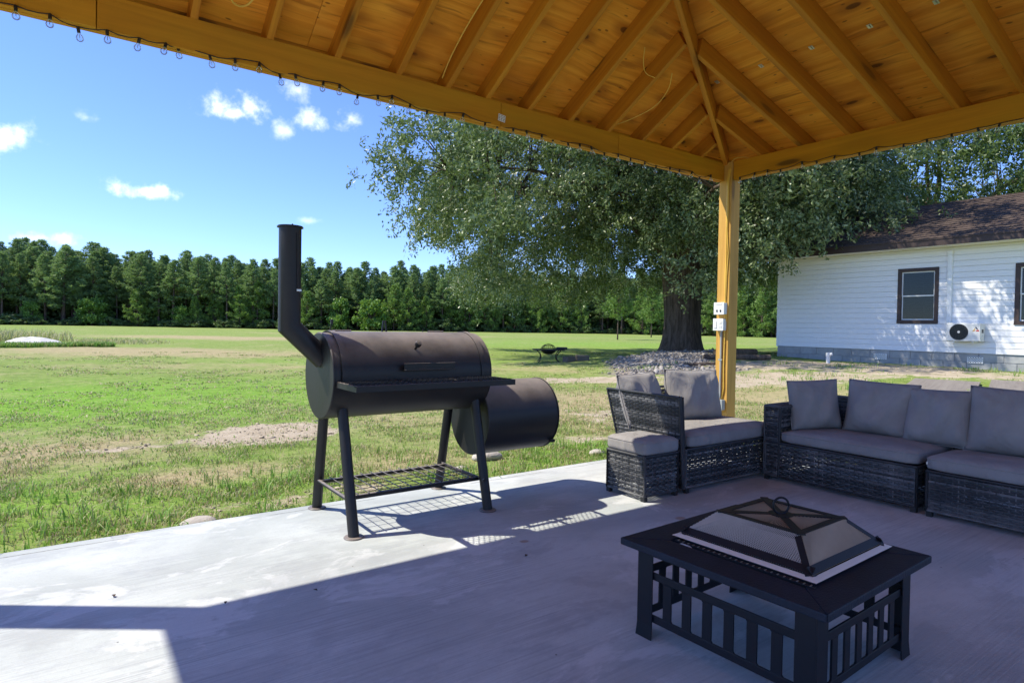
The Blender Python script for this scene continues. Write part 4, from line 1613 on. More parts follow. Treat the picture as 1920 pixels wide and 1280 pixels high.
# ------------------------------------------------------------------ wicker seating
def wicker(mb, P0, U, Vv, lu, lv, pitch=.0145, stake=.031, amp=.0030, taper=None):
    """woven strands on the rectangle P0 + u*U + v*V; taper(v) -> (u0,u1)"""
    P0, U, Vv = Vector(P0), Vector(U).normalized(), Vector(Vv).normalized()
    Nn = U.cross(Vv).normalized()
    rows = int(lv/pitch)
    h = pitch*.46
    for r in range(rows):
        v = (r+.5)*pitch
        u0, u1 = taper(v/lv) if taper else (0.0, lu)
        n = max(2, int((u1-u0)/stake*4))
        V = []
        jit = random.uniform(-.0012, .0012)
        for i in range(n+1):
            u = u0+(u1-u0)*i/n
            w = amp*math.sin(math.pi*u/stake+math.pi*(r % 2))
            for dv, dn in ((-h, -.0012), (0, .0012), (h, -.0012)):
                V.append(P0+U*u+Vv*(v+dv+jit)+Nn*(w+dn))
        F = []
        for i in range(n):
            a = 3*i
            F += [(a, a+3, a+4, a+1), (a+1, a+4, a+5, a+2)]
        mb.add(V, F)
    # stakes
    for i in range(int(lu/stake)+1):
        u = (i+.5)*stake
        vv0, vv1 = 0.0, lv
        if taper:
            ok = [k/20 for k in range(21) if taper(k/20)[0] <= u <= taper(k/20)[1]]
            if not ok:
                continue
            vv0, vv1 = ok[0]*lv, ok[-1]*lv
        elif u > lu:
            continue
        a, b = P0+U*u+Vv*vv0-Nn*.0005, P0+U*u+Vv*vv1-Nn*.0005
        s = U*.0035
        mb.add([a-s, a+s, b+s, b-s], [(0, 1, 2, 3)])
    return mb


def rim(mb, pts, r=.012):
    """rounded wrapped edge with a ribbed look"""
    P = []
    R = []
    for a, b in zip(pts, pts[1:]):
        a, b = Vector(a), Vector(b)
        n = max(2, int((b-a).length/.009))
        for i in range(n):
            P.append(a.lerp(b, i/n))
            R.append(r*(1.0 if i % 2 else .86))
    P.append(Vector(pts[-1]))
    R.append(r)
    return mb.tube(P, R, 8)


def cushion_mesh(s, r, crown=.012, n=(14, 14, 4), puff=0.0, seed=0):
    """soft box: size s, corner radius r, crown on the top face"""
    bm = bmesh.new()
    bmesh.ops.create_cube(bm, size=1.0)
    bmesh.ops.subdivide_edges(bm, edges=bm.edges[:], cuts=11, use_grid_fill=True)
    h = [x/2 for x in s]
    for v in bm.verts:
        p = Vector((v.co.x*s[0], v.co.y*s[1], v.co.z*s[2]))
        # denser rings towards the rounding
        q = Vector([max(-h[i]+r, min(h[i]-r, p[i])) for i in range(3)])
        d = p-q
        if d.length > 1e-6:
            d.normalize()
            p = q+d*r
        u, w = p.x/h[0], p.y/h[1]
        k = max(0, 1-u*u)*max(0, 1-w*w)
        z = p.z+(crown if p.z > 0 else -crown*.2)*k
        z += .004*math.sin(7*u+seed)*math.cos(5*w+seed*2)*k
        v.co = Vector((p.x, p.y, z))
    mb = MB()
    bm.verts.index_update()
    mb.v = [tuple(v.co) for v in bm.verts]
    mb.f = [tuple(v.index for v in f.verts) for f in bm.faces]
    bm.free()
    return mb


def pillow_mesh(w, h, t, seed=0, n=26):
    """stuffed cushion in local XZ, thickness along Y; slack and creased"""
    V, F = [], []
    t *= 1.18
    rr = random.Random(seed)
    ph = [rr.uniform(0, 6.28) for _ in range(8)]
    for side in (1, -1):
        for i in range(n+1):
            for j in range(n+1):
                u, v = -1+2*i/n, -1+2*j/n
                # corners stay out, the middle of each edge draws in a little
                ex = 1-.035*(1-abs(v)**2.2)*abs(u)**3
                ez = 1-.035*(1-abs(u)**2.2)*abs(v)**3
                x, z = u*ex*w/2, v*ez*h/2
                f = (max(0, 1-abs(u)**3.4)**.72)*(max(0, 1-abs(v)**3.4)**.72)
                c = .010*math.sin(3.1*u+2.3*v+ph[0])*f+.006*math.sin(7*u-4*v+ph[1])*f
                # creases fanning from the two upper corners
                for sx in (-1, 1):
                    a = math.atan2(1.02-v, 1.02-sx*u)
                    d = math.hypot(1.02-v, 1.02-sx*u)
                    c += .0075*math.sin(11*a+ph[2+(sx > 0)])*math.exp(-((d-.45)/.35)**2)*f
                y = side*(t/2*f + 1.7*c) - .03*(v*v*.3)
                # slump: belly lower than the middle
                y *= 1+.18*(-v)
                V.append((x, y, z))
    k = (n+1)*(n+1)
    for s in (0, 1):
        for i in range(n):
            for j in range(n):
                a = s*k+i*(n+1)+j
                q = (a, a+n+1, a+n+2, a+1)
                F.append(q if s else q[::-1])
    mb = MB().add(V, F)
    return mb


def pillow(P, w, h, t, facing, lean, roll, label, seed):
    """P: middle of the lower edge; facing: direction the front looks at (horizontal); lean back in radians"""
    f = Vector(facing).normalized()
    s = f.cross(Vector((0, 0, 1))).normalized()   # right-hand side
    upv = (Vector((0, 0, 1))*math.cos(lean)-f*math.sin(lean)).normalized()
    nn = s.cross(upv)
    if nn.dot(f) < 0:
        s = -s
        nn = s.cross(upv)
    M = axes(Vector(P)+upv*(h/2-.01), s, -nn if False else upv.cross(s), upv) @ Matrix.Rotation(roll, 4, 'Y')
    mb = pillow_mesh(w, h, t, seed)
    me = bpy.data.meshes.new("throw_pillow")
    me.from_pydata(mb.v, [], mb.f)
    bm = bmesh.new()
    bm.from_mesh(me)
    bmesh.ops.remove_doubles(bm, verts=bm.verts, dist=1e-4)
    bmesh.ops.recalc_face_normals(bm, faces=bm.faces)
    bm.to_mesh(me)
    bm.free()
    for p in me.polygons:
        p.use_smooth = True
    me.materials.append(M_FABRIC)
    o = mesh_obj("throw_pillow", me, None, M)
    props(o, label, "pillow", "grey back pillows on the corner seating")
    # sewn edge
    e = MB()
    n = 26
    P = []
    for i in range(4*n):
        q, k = divmod(i, n)
        a = -1+2*k/n
        u, v = [(a, -1), (1, a), (-a, 1), (-1, -a)][q]
        ex = 1-.035*(1-abs(v)**2.2)*abs(u)**3
        ez = 1-.035*(1-abs(u)**2.2)*abs(v)**3
        P.append((u*ex*w/2, -.03*(v*v*.3)*(1-.18*v), v*ez*h/2))
    P.append(P[0])
    e.tube(P, .0035, 5, caps=False)
    obj("seam", e, M_FABRIC, o, M=M, smooth=True)
    return o


def seat_cushion(par, lo, hi, r=.03, crown=.014, seed=0):
    c = [(lo[i]+hi[i])/2 for i in range(3)]
    s = [hi[i]-lo[i] for i in range(3)]
    o = obj("seat_cushion", cushion_mesh(s, r, crown, seed=seed), M_FABRIC, par, M=Matrix.Translation(c), smooth=True)
    mb = MB()
    hx, hy = s[0]/2-.004, s[1]/2-.004
    z = s[2]/2-r*.55
    k = r*.75
    P = []
    for (cx, cy, a0) in ((hx-k, hy-k, 0), (-hx+k, hy-k, 90), (-hx+k, -hy+k, 180), (hx-k, -hy+k, 270)):
        for a in range(0, 91, 18):
            P.append((cx+k*math.cos(rad(a0+a))+.002*math.cos(rad(a0+a)), cy+k*math.sin(rad(a0+a)), z))
    P.append(P[0])
    obj("piping", mb.tube(P, .0035, 6, caps=False), M_FABRIC, o, M=Matrix.Translation(c), smooth=True)
    return o


def side(par, a, b, z0, z1, nm="wicker_panel", **kw):
    """vertical woven panel from a to b (xy), facing right-hand of a->b"""
    U = Vector((b[0]-a[0], b[1]-a[1], 0))
    mb = wicker(MB(), (a[0], a[1], z0), U, (0, 0, 1), U.length, z1-z0)
    for p in (a, b):
        rim(mb, [(p[0], p[1], z0-.004), (p[0], p[1], z1+.004)], .010)
    rim(mb, [(a[0], a[1], z1), (b[0], b[1], z1)], .010)
    rim(mb, [(a[0], a[1], z0), (b[0], b[1], z0)], .008)
    return obj(nm, mb, M_WICKER, par, smooth=True, fix=False, **kw)


def feet(par, pts, h=.045):
    for p in pts:
        obj("foot", MB().span((p[0]-.017, p[1]-.017, 0), (p[0]+.017, p[1]+.017, h)), M_DARKFRAME, par, bevel=.003)


# ottoman
ot = thing("ottoman", (3.245, 2.955, 0), "small square wicker ottoman with taupe cushion, half in sun beside the chaise", "ottoman")
OX0, OX1, OY0, OY1 = 3.085, 3.415, 2.78, 3.125
for a, b in (((OX0, OY1), (OX0, OY0)), ((OX0, OY0), (OX1, OY0)), ((OX1, OY0), (OX1, OY1)), ((OX1, OY1), (OX0, OY1))):
    side(ot, a, b, .035, .297)
obj("seat_board", MB().span((OX0+.01, OY0+.01, .284), (OX1-.01, OY1-.01, .296)), M_DARKFRAME, ot)
feet(ot, [(OX0+.012, OY0+.012), (OX1-.012, OY0+.012), (OX0+.012, OY1-.012), (OX1-.012, OY1-.012)])
seat_cushion(ot, (OX0-.012, OY0-.012, .300), (OX1+.012, OY1+.01, .400), .032, .012, 1)

# chaise
cz = thing("chaise", (4.0, 3.1, 0), "wicker chaise with taupe seat and a raked woven side at the patio edge", "chaise")
CX0, CX1, CY0, CY1 = 3.475, 4.60, 2.775, 3.30
side(cz, (CX0+.02, CY0), (CX1, CY0), .04, .305)
side(cz, (CX1, CY0), (CX1, CY1), .04, .305)
side(cz, (CX1, CY1), (CX0, CY1), .04, .305)
feet(cz, [(CX0+.045, CY0+.012), (CX1-.015, CY0+.015), (CX0+.045, CY1-.015), (CX1-.015, CY1-.015)])
obj("seat_board", MB().span((CX0+.03, CY0+.015, .29), (CX1-.01, CY1-.01, .303)), M_DARKFRAME, cz)
# raked side: woven outside and inside, trapezoid, leaning slightly outwards
t0 = lambda q: (0.0+.00*q, .545+.165*q)
mb = wicker(MB(), (CX0-.006, CY0, .035), (0, 1, 0), (-.055, 0, .64), .72, .64, taper=t0)
mb.v = [(CX0-.006-(p[2]-.035)*.085-(p[0]-(CX0-.006-(p[2]-.035)*.0859)), p[1], p[2]) for p in mb.v]
rim(mb, [(CX0-.006, CY0, .03), (CX0-.060, CY0-.004, .676), (CX0-.062, CY0+.70, .676), (CX0-.006, CY0+.545, .03)], .010)
obj("side_panel", mb, M_WICKER, cz, smooth=True, fix=False)
mb = wicker(MB(), (CX0+.024, CY0, .035), (0, 1, 0), (-.055, 0, .64), .72, .64, taper=t0)
rim(mb, [(CX0+.024, CY0, .03), (CX0-.030, CY0-.004, .676)], .008)
obj("side_panel", mb, M_WICKER, cz, smooth=True, fix=False)
obj("side_cap", MB().hexa([(CX0-.06, CY0, .670), (CX0-.03, CY0, .670), (CX0-.03, CY0+.70, .670), (CX0-.06, CY0+.70, .670),
                           (CX0-.06, CY0, .680), (CX0-.03, CY0, .680), (CX0-.03, CY0+.70, .680), (CX0-.06, CY0+.70, .680)]), M_WICKER, cz)
obj("side_front", MB().hexa([(CX0-.004, CY0-.004, .03), (CX0+.024, CY0-.004, .03), (CX0+.024, CY0+.006, .03), (CX0-.004, CY0+.006, .03),
                             (CX0-.06, CY0-.004, .672), (CX0-.031, CY0-.004, .672), (CX0-.031, CY0+.006, .672), (CX0-.06, CY0+.006, .672)]), M_WICKER, cz)
# raked back
mb = wicker(MB(), (4.42, CY1+.02, .30), (-1, 0, 0), (0, .165, .36), .94, .39)
rim(mb, [(4.42, CY1+.02, .30), (4.42, CY1+.185, .66), (CX0-.03, CY1+.185, .66)], .012)
obj("back_panel", mb, M_WICKER, cz, smooth=True, fix=False)
seat_cushion(cz, (CX0+.055, CY0-.012, .307), (CX1+.015, CY1-.005, .412), .036, .012, 2)

pillow((4.20, 3.235, .405), .60, .42, .17, (-.10, -1, 0), .22, 0.03, "crumpled back pillow on the chaise nearest the timber post", 5)
pillow((3.66, 3.285, .405), .50, .41, .17, (.12, -1, 0), .30, -0.02, "back pillow on the chaise partly hidden behind its woven side", 9)

# sofas along the far beam, facing the fire pit
SXF, SXB = 4.385, 5.08
s1 = thing("sofa", (4.75, 2.2, 0), "wicker corner sofa section with one woven arm beside the chaise", "sofa", "grey wicker sofa sections")
side(s1, (SXF, 2.725), (SXF, 1.672), .04, .292)
side(s1, (SXF, 1.672), (SXB, 1.672), .04, .292)
side(s1, (SXB, 1.672), (SXB, 2.725), .04, .62, "back_panel")
side(s1, (SXB-.10, 2.60), (SXB-.10, 1.68), .28, .62, "back_panel")
obj("back_cap", MB().span((SXB-.105, 1.668, .615), (SXB+.004, 2.725, .632)), M_WICKER, s1, bevel=.006)
# arm
side(s1, (SXB, 2.735), (SXF+.005, 2.735), .04, .565, "arm_panel")
side(s1, (SXF-.002, 2.735), (SXF-.002, 2.612), .04, .565, "arm_panel")
side(s1, (SXF+.005, 2.612), (SXB-.1, 2.612), .28, .565, "arm_panel")
mb = MB()
for i in range(60):
    x = SXF-.004+i*.0117
    mb.tube([(x, 2.739, .558), (x, 2.737, .572), (x, 2.674, .576), (x, 2.61, .572), (x, 2.608, .558)], .0056, 6)
obj("arm_cap", mb, M_WICKER, s1, smooth=True)
obj("seat_board", MB().span((SXF+.01, 1.68, .278), (SXB-.02, 2.60, .291)), M_DARKFRAME, s1)
feet(s1, [(SXF+.015, 2.715), (SXF+.015, 1.69), (SXB-.015, 2.715), (SXB-.015, 1.69)])
seat_cushion(s1, (SXF-.012, 1.665, .298), (SXB-.10, 2.605, .392), .036, .012, 3)
s2 = thing("sofa", (4.75, 1.1, 0), "armless wicker sofa section across the gap, running out of the picture", "sofa", "grey wicker sofa sections")
E2 = 0.52
side(s2, (SXF-.012, 1.612), (SXF-.012, E2), .04, .285)
side(s2, (SXB, 1.612), (SXF-.012, 1.612), .04, .285)
side(s2, (SXF-.012, E2), (SXB, E2), .04, .285)
side(s2, (SXB, E2), (SXB, 1.612), .04, .62, "back_panel")
side(s2, (SXB-.10, 1.605), (SXB-.10, E2), .28, .62, "back_panel")
obj("back_cap", MB().span((SXB-.105, E2, .615), (SXB+.004, 1.615, .632)), M_WICKER, s2, bevel=.006)
obj("seat_board", MB().span((SXF, E2+.01, .272), (SXB-.02, 1.605, .284)), M_DARKFRAME, s2)
feet(s2, [(SXF+.004, 1.597), (SXF+.004, E2+.015), (SXB-.015, 1.597), (SXB-.015, E2+.015)])
seat_cushion(s2, (SXF-.03, E2, .288), (SXB-.10, 1.622, .385), .036, .012, 4)
obj("zip_pull", MB().box((SXF-.032, 1.606, .338), (.004, .010, .014)), M_STEEL, s2)
pillow((4.69, 2.50, .395), .40, .385, .16, (-.55, -.85, 0), .16, -0.05, "back pillow turned into the corner against the sofa's woven arm", 13)
pillow((4.84, 2.11, .395), .49, .40, .17, (-1, -.04, 0), .20, 0.02, "wide back pillow on the sofa, second from the woven arm", 17)
pillow((4.80, 1.725, .392), .42, .385, .16, (-1, .05, 0), .22, -0.03, "back pillow over the gap between both sofa sections", 23)
pillow((4.79, 1.27, .388), .56, .43, .18, (-1, -.05, 0), .22, 0.02, "largest back pillow, on the armless sofa at the picture's edge", 29)

# ------------------------------------------------------------------ house
HXW = 18.6
HYL, HYR = 11.25, -3.0
HF = 0.648
hs = thing("house", (HXW+3.2, 4, 0.2), "white lap sided cottage on a block foundation with brown shingle roof", "house")
obj("wall_core", MB().span((HXW+.03, HYR, HF-.5), (HXW+6.3, HYL-.012, 3.40)), M_ROOM, hs) if False else None
# windows: (y0,y1,z0,z1)
WINS = [(6.705, 7.695, 1.39, 2.885), (4.10, 5.088, 1.37, 2.86)]


def wallpieces(y0, y1, z0, z1):
    """rectangles of the wall plane outside the windows"""
    segs = [(y0, y1)]
    for a, b, c, d in WINS:
        if z1 > c+.02 and z0 < d-.02:
            R = []
            for s, e in segs:
                if b <= s or a >= e:
                    R.append((s, e))
                else:
                    if a > s:
                        R.append((s, a+.03))
                    if b < e:
                        R.append((b-.03, e))
            segs = R
    return segs


mb = MB()
for z0, z1 in ((HF-.002, 1.38), (1.38, 1.42), (1.42, 2.84), (2.84, 2.90), (2.90, 3.40)):
    for a, b in wallpieces(HYR, HYL-.012, z0, z1):
        mb.span((HXW+.022, a, z0), (HXW+.12, b, z1))
mb.span((HXW+.1205, HYL-.12, HF-.002), (HXW+6.3, HYL-.012, 3.40))
mb.span((HXW+6.3, HYR, 0), (HXW+6.4, HYL-.012, 3.40))
mb.span((HXW+.1205, HYR, 0), (HXW+6.3, HYR+.1, 3.40))
obj("wall", mb, M_WHITE, hs)
# gable end triangle
mb = MB().poly([(HXW+.1, HYL-.10, 3.40), (HXW+6.3, HYL-.10, 3.40), (HXW+3.2, HYL-.10, 4.72)], (0, 1, 0), .09)
obj("gable", mb, M_WHITE, hs)
LAP = 0.148
nlap = int((3.36-HF)/LAP)+1
GAP = .011
cache = {}
for i in range(nlap):
    z0 = HF+i*LAP
    z1 = min(z0+LAP-GAP, 3.362)
    for a, b in wallpieces(HYR, HYL-.06, z0+.02, z1-.02):
        key = (round(a, 2), round(b, 2), round(z1-z0, 3))
        M = Matrix.Translation((HXW, (a+b)/2, z0))
        if key in cache:
            inst(cache[key], hs, M)
        else:
            L = (b-a)/2
            m = MB().hexa([(.021, -L, .004), (.021, L, .004), (-.012, L, 0), (-.012, -L, 0), (.0215, -L, z1-z0), (.0215, L, z1-z0), (-.004, L, z1-z0), (-.004, -L, z1-z0)])
            cache[key] = obj("siding_board", m, M_WHITE, hs, M=M)
obj("corner_trim", MB().span((HXW-.012, HYL-.06, HF-.01), (HXW+.03, HYL+.012, 3.362)), M_WTRIM, hs)
# foundation blocks
blk = None
BLc, BHc = 0.52, 0.215
for r in range(4):
    z = HF-.006-(r+1)*BHc
    y = HYL-(0 if r % 2 else BLc/2)-BLc/2+ (BLc/2 if r % 2 == 0 else 0)*0
    while y > HYR:
        if y+BLc/2 <= HYL+.01:
            M = Matrix.Translation((HXW+.115+random.uniform(-.003, .003), y, z+BHc/2))
            hidden = r > 2
            vent = (r == 0 and (abs(y-8.105) < BLc*.55 or abs(y-5.86) < BLc*.55)) and False
            if blk is None:
                blk = obj("block", MB().box((0, 0, 0), (.19, BLc-.014, BHc-.014)), M_BLOCK, hs, M=M, bevel=.006)
            elif not vent:
                inst(blk, hs, M)
        y -= BLc
obj("mortar_bed", MB().span((HXW+.034, HYR, HF-4*BHc), (HXW+.21, HYL-.008, HF-.004)), M_MORTAR, hs)
obj("foundation_return", MB().span((HXW+.2105, HYL-.21, HF-4*BHc), (HXW+6.3, HYL-.01, HF-.004)), M_BLOCK, hs)
# crawl-space vents with white lattice
for yc, zc in ((8.105, .455), (5.86, .475)):
    w, h = .34, .155
    v = obj("vent", MB().span((HXW+.008, yc-w/2+.004, zc-h/2+.004), (HXW+.016, yc+w/2-.004, zc+h/2-.004)), M_ROOM, hs)
    m = MB()
    m.span((HXW-.006, yc-w/2, zc+h/2-.014), (HXW+.010, yc+w/2, zc+h/2)).span((HXW-.006, yc-w/2, zc-h/2), (HXW+.010, yc+w/2, zc-h/2+.014))
    m.span((HXW-.006, yc-w/2, zc-h/2+.0142), (HXW+.010, yc-w/2+.014, zc+h/2-.0142)).span((HXW-.006, yc+w/2-.014, zc-h/2+.0142), (HXW+.010, yc+w/2, zc+h/2-.0142))
    hh = h-.028
    for s in (1, -1):
        for k in range(-2, 8):
            y0 = yc-w/2+.014+k*.0535
            y1 = y0+hh*s
            if s < 0:
                y0, y1 = y0+hh, y0
            za_, zb2 = zc-hh/2, zc+hh/2
            a0, a1 = max(min(y0, y1), yc-w/2+.014), min(max(y0, y1), yc+w/2-.014)
            if a1-a0 < .01:
                continue
            f = lambda yy: za_+(zb2-za_)*(yy-y0)/(y1-y0)
            m.bar((HXW+.002+.004*s*.5, a0, f(a0)), (HXW+.002+.004*s*.5, a1, f(a1)), .017, .003, (1, 0, 0))
    obj("lattice", m, M_PVC, v)
# windows
for wi, (y0, y1, z0, z1) in enumerate(WINS):
    T = .095
    wn_ = obj("window", MB().span((HXW-.030, y0, z1-T), (HXW+.02, y1, z1)).span((HXW-.034, y0-.004, z0), (HXW+.02, y1+.004, z0+T)).span((HXW-.030, y0, z0+T+.0005), (HXW+.02, y0+T, z1-T-.0005)).span((HXW-.030, y1-T, z0+T+.0005), (HXW+.02, y1, z1-T-.0005)), M_BROWN, hs, bevel=.004)
    a, b, c, d = y0+T, y1-T, z0+T, z1-T
    zm_ = (c+d)/2
    m = MB()
    fw_ = .028
    for lo, hi, dx in ((c, zm_+.012, .030), (zm_-.012, d, .012)):
        m.span((HXW+dx, a+.001, lo), (HXW+dx+.016, a+fw_, hi)).span((HXW+dx, b-fw_, lo), (HXW+dx+.016, b-.001, hi))
        m.span((HXW+dx, a+fw_+.0005, lo), (HXW+dx+.016, b-fw_-.0005, lo+fw_)).span((HXW+dx, a+fw_+.0005, hi-fw_), (HXW+dx+.016, b-fw_-.0005, hi))
    obj("sash", m, M_WTRIM, wn_)
    obj("pane", MB().span((HXW+.036, a+fw_, c+fw_), (HXW+.040, b-fw_, zm_-.014)), M_PANE, wn_)
    obj("pane", MB().span((HXW+.018, a+fw_, zm_+.016), (HXW+.022, b-fw_, d-fw_)), M_PANE, wn_)
    m = MB()
    z = d-.03
    k = 0
    while z > c+.03:
        tl = .004 if z > zm_-.1 else .009
        m.hexa([(HXW+.090-.012, a+.01, z-tl), (HXW+.090-.012, b-.01, z-tl), (HXW+.090-.012, b-.01, z-tl+.0015), (HXW+.090-.012, a+.01, z-tl+.0015),
                (HXW+.090+.012, a+.01, z+tl), (HXW+.090+.012, b-.01, z+tl), (HXW+.090+.012, b-.01, z+tl+.0015), (HXW+.090+.012, a+.01, z+tl+.0015)])
        z -= .055
        k += 1
    obj("blind", m, M_BLIND, wn_, kind='stuff')
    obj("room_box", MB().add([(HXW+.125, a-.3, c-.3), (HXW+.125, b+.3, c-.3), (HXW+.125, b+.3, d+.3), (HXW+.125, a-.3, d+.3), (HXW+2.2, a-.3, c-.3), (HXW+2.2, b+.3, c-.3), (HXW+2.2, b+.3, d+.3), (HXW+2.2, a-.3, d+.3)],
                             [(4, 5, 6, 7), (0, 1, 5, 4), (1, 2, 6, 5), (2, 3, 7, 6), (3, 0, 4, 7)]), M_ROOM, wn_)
    if wi == 1:
        obj("paper_sheet", MB().span((HXW+.044, a+.36, c+.06), (HXW+.046, b-.03, c+.48)), M_PAPER, wn_)
# roof: slopes of lapped shingle courses
EAX, EAZ = 18.02, 3.555
SLP = .415
RX = 21.8
RAKE = HYL+.42
nS = Vector((-SLP, 0, 1)).normalized()
lS = math.hypot(1, SLP)
dS = Vector((1, 0, SLP))/lS
run = (RX-EAX)*lS
CW = .21
crs = None
i = 0
while i*CW < run:
    w = min(CW+.05, run-i*CW)
    P = Vector((EAX, 0, EAZ))+dS*(i*CW)
    M = axes(P, (0, 1, 0), -dS, Vector((0, 1, 0)).cross(-dS))
    key = round(w, 3)
    up_ = nS
    # each course is a run of tabs with slits and slight thickness changes
    m = MB()
    y = HYR-.4
    rr = random.Random(i)
    while y < RAKE-.02:
        tw_ = rr.choice((.22, .28, .33, .40))
        e = min(y+tw_, RAKE)
        th = rr.choice((.010, .014, .019))
        p0 = P+Vector((0, y+.002, 0))
        p1 = P+Vector((0, e-.002, 0))
        m.hexa([p0+up_*.012, p1+up_*.012, p1+up_*(.012+th), p0+up_*(.012+th),
                p0+dS*w+up_*.001, p1+dS*w+up_*.001, p1+dS*w+up_*.006, p0+dS*w+up_*.006])
        y = e
    obj("shingle_course", m, M_SHINGLE, hs)
    i += 1
mb = MB()
A, B = Vector((EAX+.01, 0, EAZ-.001)), Vector((RX, 0, EAZ-.001+(RX-EAX-.01)*SLP))
C = Vector((2*RX-EAX, 0, EAZ))
yy0, yy1 = HYR-.4, RAKE-.01
mb.hexa([A+Vector((0, yy0, 0)), A+Vector((0, yy1, 0)), A+Vector((0, yy1, -.03)), A+Vector((0, yy0, -.03)), B+Vector((0, yy0, 0)), B+Vector((0, yy1, 0)), B+Vector((0, yy1, -.03)), B+Vector((0, yy0, -.03))])
mb.hexa([B+Vector((.001, yy0, 0)), B+Vector((.001, yy1, 0)), B+Vector((.001, yy1, -.03)), B+Vector((.001, yy0, -.03)), C+Vector((0, yy0, 0)), C+Vector((0, yy1, 0)), C+Vector((0, yy1, -.03)), C+Vector((0, yy0, -.03))])
roofd = obj("roof", mb, M_SHINGLE, hs)
obj("ridge_cap", MB().hexa([(RX-.14, yy0, B.z-.045), (RX, yy0, B.z+.022), (RX+.14, yy0, B.z-.045), (RX, yy0, B.z+.002), (RX-.14, yy1, B.z-.045), (RX, yy1, B.z+.022), (RX+.14, yy1, B.z-.045), (RX, yy1, B.z+.002)]), M_SHINGLE, roofd)
obj("fascia", MB().span((EAX-.012, HYR-.4, 3.375), (EAX+.012, RAKE+.01, EAZ+.006)), M_BROWN, hs)
obj("drip_edge", MB().span((EAX-.030, HYR-.4, EAZ-.022), (EAX-.0125, RAKE+.012, EAZ+.010)), M_BROWN, hs)
obj("soffit", MB().span((EAX+.0125, HYR-.4, 3.382), (HXW+.13, RAKE-.012, 3.398)), M_SOFFIT, hs)
for sx in (1,):
    p0, p1 = Vector((EAX, RAKE, EAZ-.09)), Vector((RX, RAKE, EAZ-.09+(RX-EAX)*SLP))
    obj("rake_board", MB().bar(p0, p1, .024, .19), M_BROWN, hs)
    p0 = Vector((2*RX-EAX, RAKE, EAZ-.09))
    obj("rake_board", MB().bar(p0, p1+Vector((.001, 0, 0)), .024, .19), M_BROWN, hs)
obj("rake_soffit", MB().hexa([(EAX, HYL-.008, 3.385), (EAX, RAKE-.013, 3.385), (EAX, RAKE-.013, 3.395), (EAX, HYL-.008, 3.395), (RX, HYL-.008, 3.395+3.78*SLP), (RX, RAKE-.013, 3.395+3.78*SLP), (RX, RAKE-.013, 3.405+3.78*SLP), (RX, HYL-.008, 3.405+3.78*SLP)]), M_SOFFIT, hs)

# air-conditioner condenser and its line cover
ac = thing("air_conditioner", (18.42, 6.0, .95), "off white mini split condenser hung on the siding between two windows", "air conditioner")
AX0, AX1, AY0, AY1, AZ0, AZ1 = 18.26, 18.55, 5.66, 6.395, .945, 1.405
obj("casing", MB().span((AX0, AY0, AZ0), (AX1, AY1, AZ1)), M_ACWHITE, ac, bevel=.018)
fc = Vector((AX0, 6.115, 1.178))
gr = MB()
gr.lathe(fc+Vector((-.001, 0, 0)), [(0, 0), (.19, 0), (.19, .004), (0, .004)], 40, (-1, 0, 0))
g0 = obj("fan_recess", gr, M_ROOM, ac)
gr = MB()
for r in [.035+.0155*k for k in range(11)]:
    gr.lathe(fc+Vector((-.008, 0, 0)), [(r, 0), (r+.004, 0), (r+.004, .004), (r, .004)], 36, (-1, 0, 0), closed=True)
for k in range(16):
    a = k*math.pi/8
    gr.bar(fc+Vector((-.012, .03*math.cos(a), .03*math.sin(a))), fc+Vector((-.012, .192*math.cos(a+.5), .192*math.sin(a+.5))), .004, .003, (1, 0, 0))
gr.lathe(fc+Vector((-.006, 0, 0)), [(.19, 0), (.203, 0), (.203, .008), (.19, .008)], 40, (-1, 0, 0), closed=True)
gg = obj("fan_grille", gr, M_ACGRILLE, ac)
obj("grille_hub", MB().lathe(fc+Vector((-.010, 0, 0)), [(0, 0), (.030, 0), (.026, .006), (0, .006)], 20, (-1, 0, 0)), M_ACWHITE, gg)
obj("end_cover", MB().span((AX0-.006, AY0+.004, AZ0+.02), (AX0-.0005, AY0+.255, AZ1-.02)), M_ACWHITE, ac, bevel=.004)
lx = AX0-.0075
em = Vector((lx, 5.755, 1.25))


def tri(P, mat):
    obj("emblem", MB().poly([em+Vector((0, -p[0], p[1])) for p in P], (-1, 0, 0), .002), mat, ac)


tri([(-.005, .075), (.055, -.005), (.018, .0), (-.012, .04)], M_NAVY)
tri([(.06, -.012), (.075, -.05), (-.005, -.05), (.018, -.018)], M_RED)
tri([(-.02, .03), (-.008, -.01), (-.03, -.05), (-.075, -.05)], M_GOLD)
for y in (5.82, 6.24):
    m = MB().span((AX0+.03, y-.02, AZ0-.03), (18.578, y+.02, AZ0-.001))
    obj("bracket", m, M_ACWHITE, ac)
obj("side_grip", MB().span((AX0+.09, AY0-.003, 1.16), (AX0+.2, AY0+.002, 1.25)), M_ACGRILLE, ac)
lc = thing("line_set_cover", (18.55, 6.45, 1.41), "vertical white pipe cover on the siding above the condenser", "pipe cover")
obj("channel", MB().span((18.530, 6.395, 1.412), (18.5995, 6.50, 3.18)), M_WTRIM, lc, bevel=.012)
obj("end_cap", MB().span((18.520, 6.388, 3.1805), (18.5995, 6.507, 3.30)), M_WTRIM, lc, bevel=.015)
obj("coupling", MB().span((18.524, 6.390, 2.24), (18.529, 6.505, 2.30)), M_WTRIM, lc)
pv = thing("cleanout_pipe", (17.0, 8.75, float(terrain(17.0, 8.75))), "white plastic cleanout pipe standing by the block foundation", "pipe")
zt0 = float(terrain(17.0, 8.75))
obj("riser", MB().tube([(17, 8.75, zt0-.05), (17, 8.75, zt0+.26)], .05, 16), M_PVC, pv, smooth='auto')
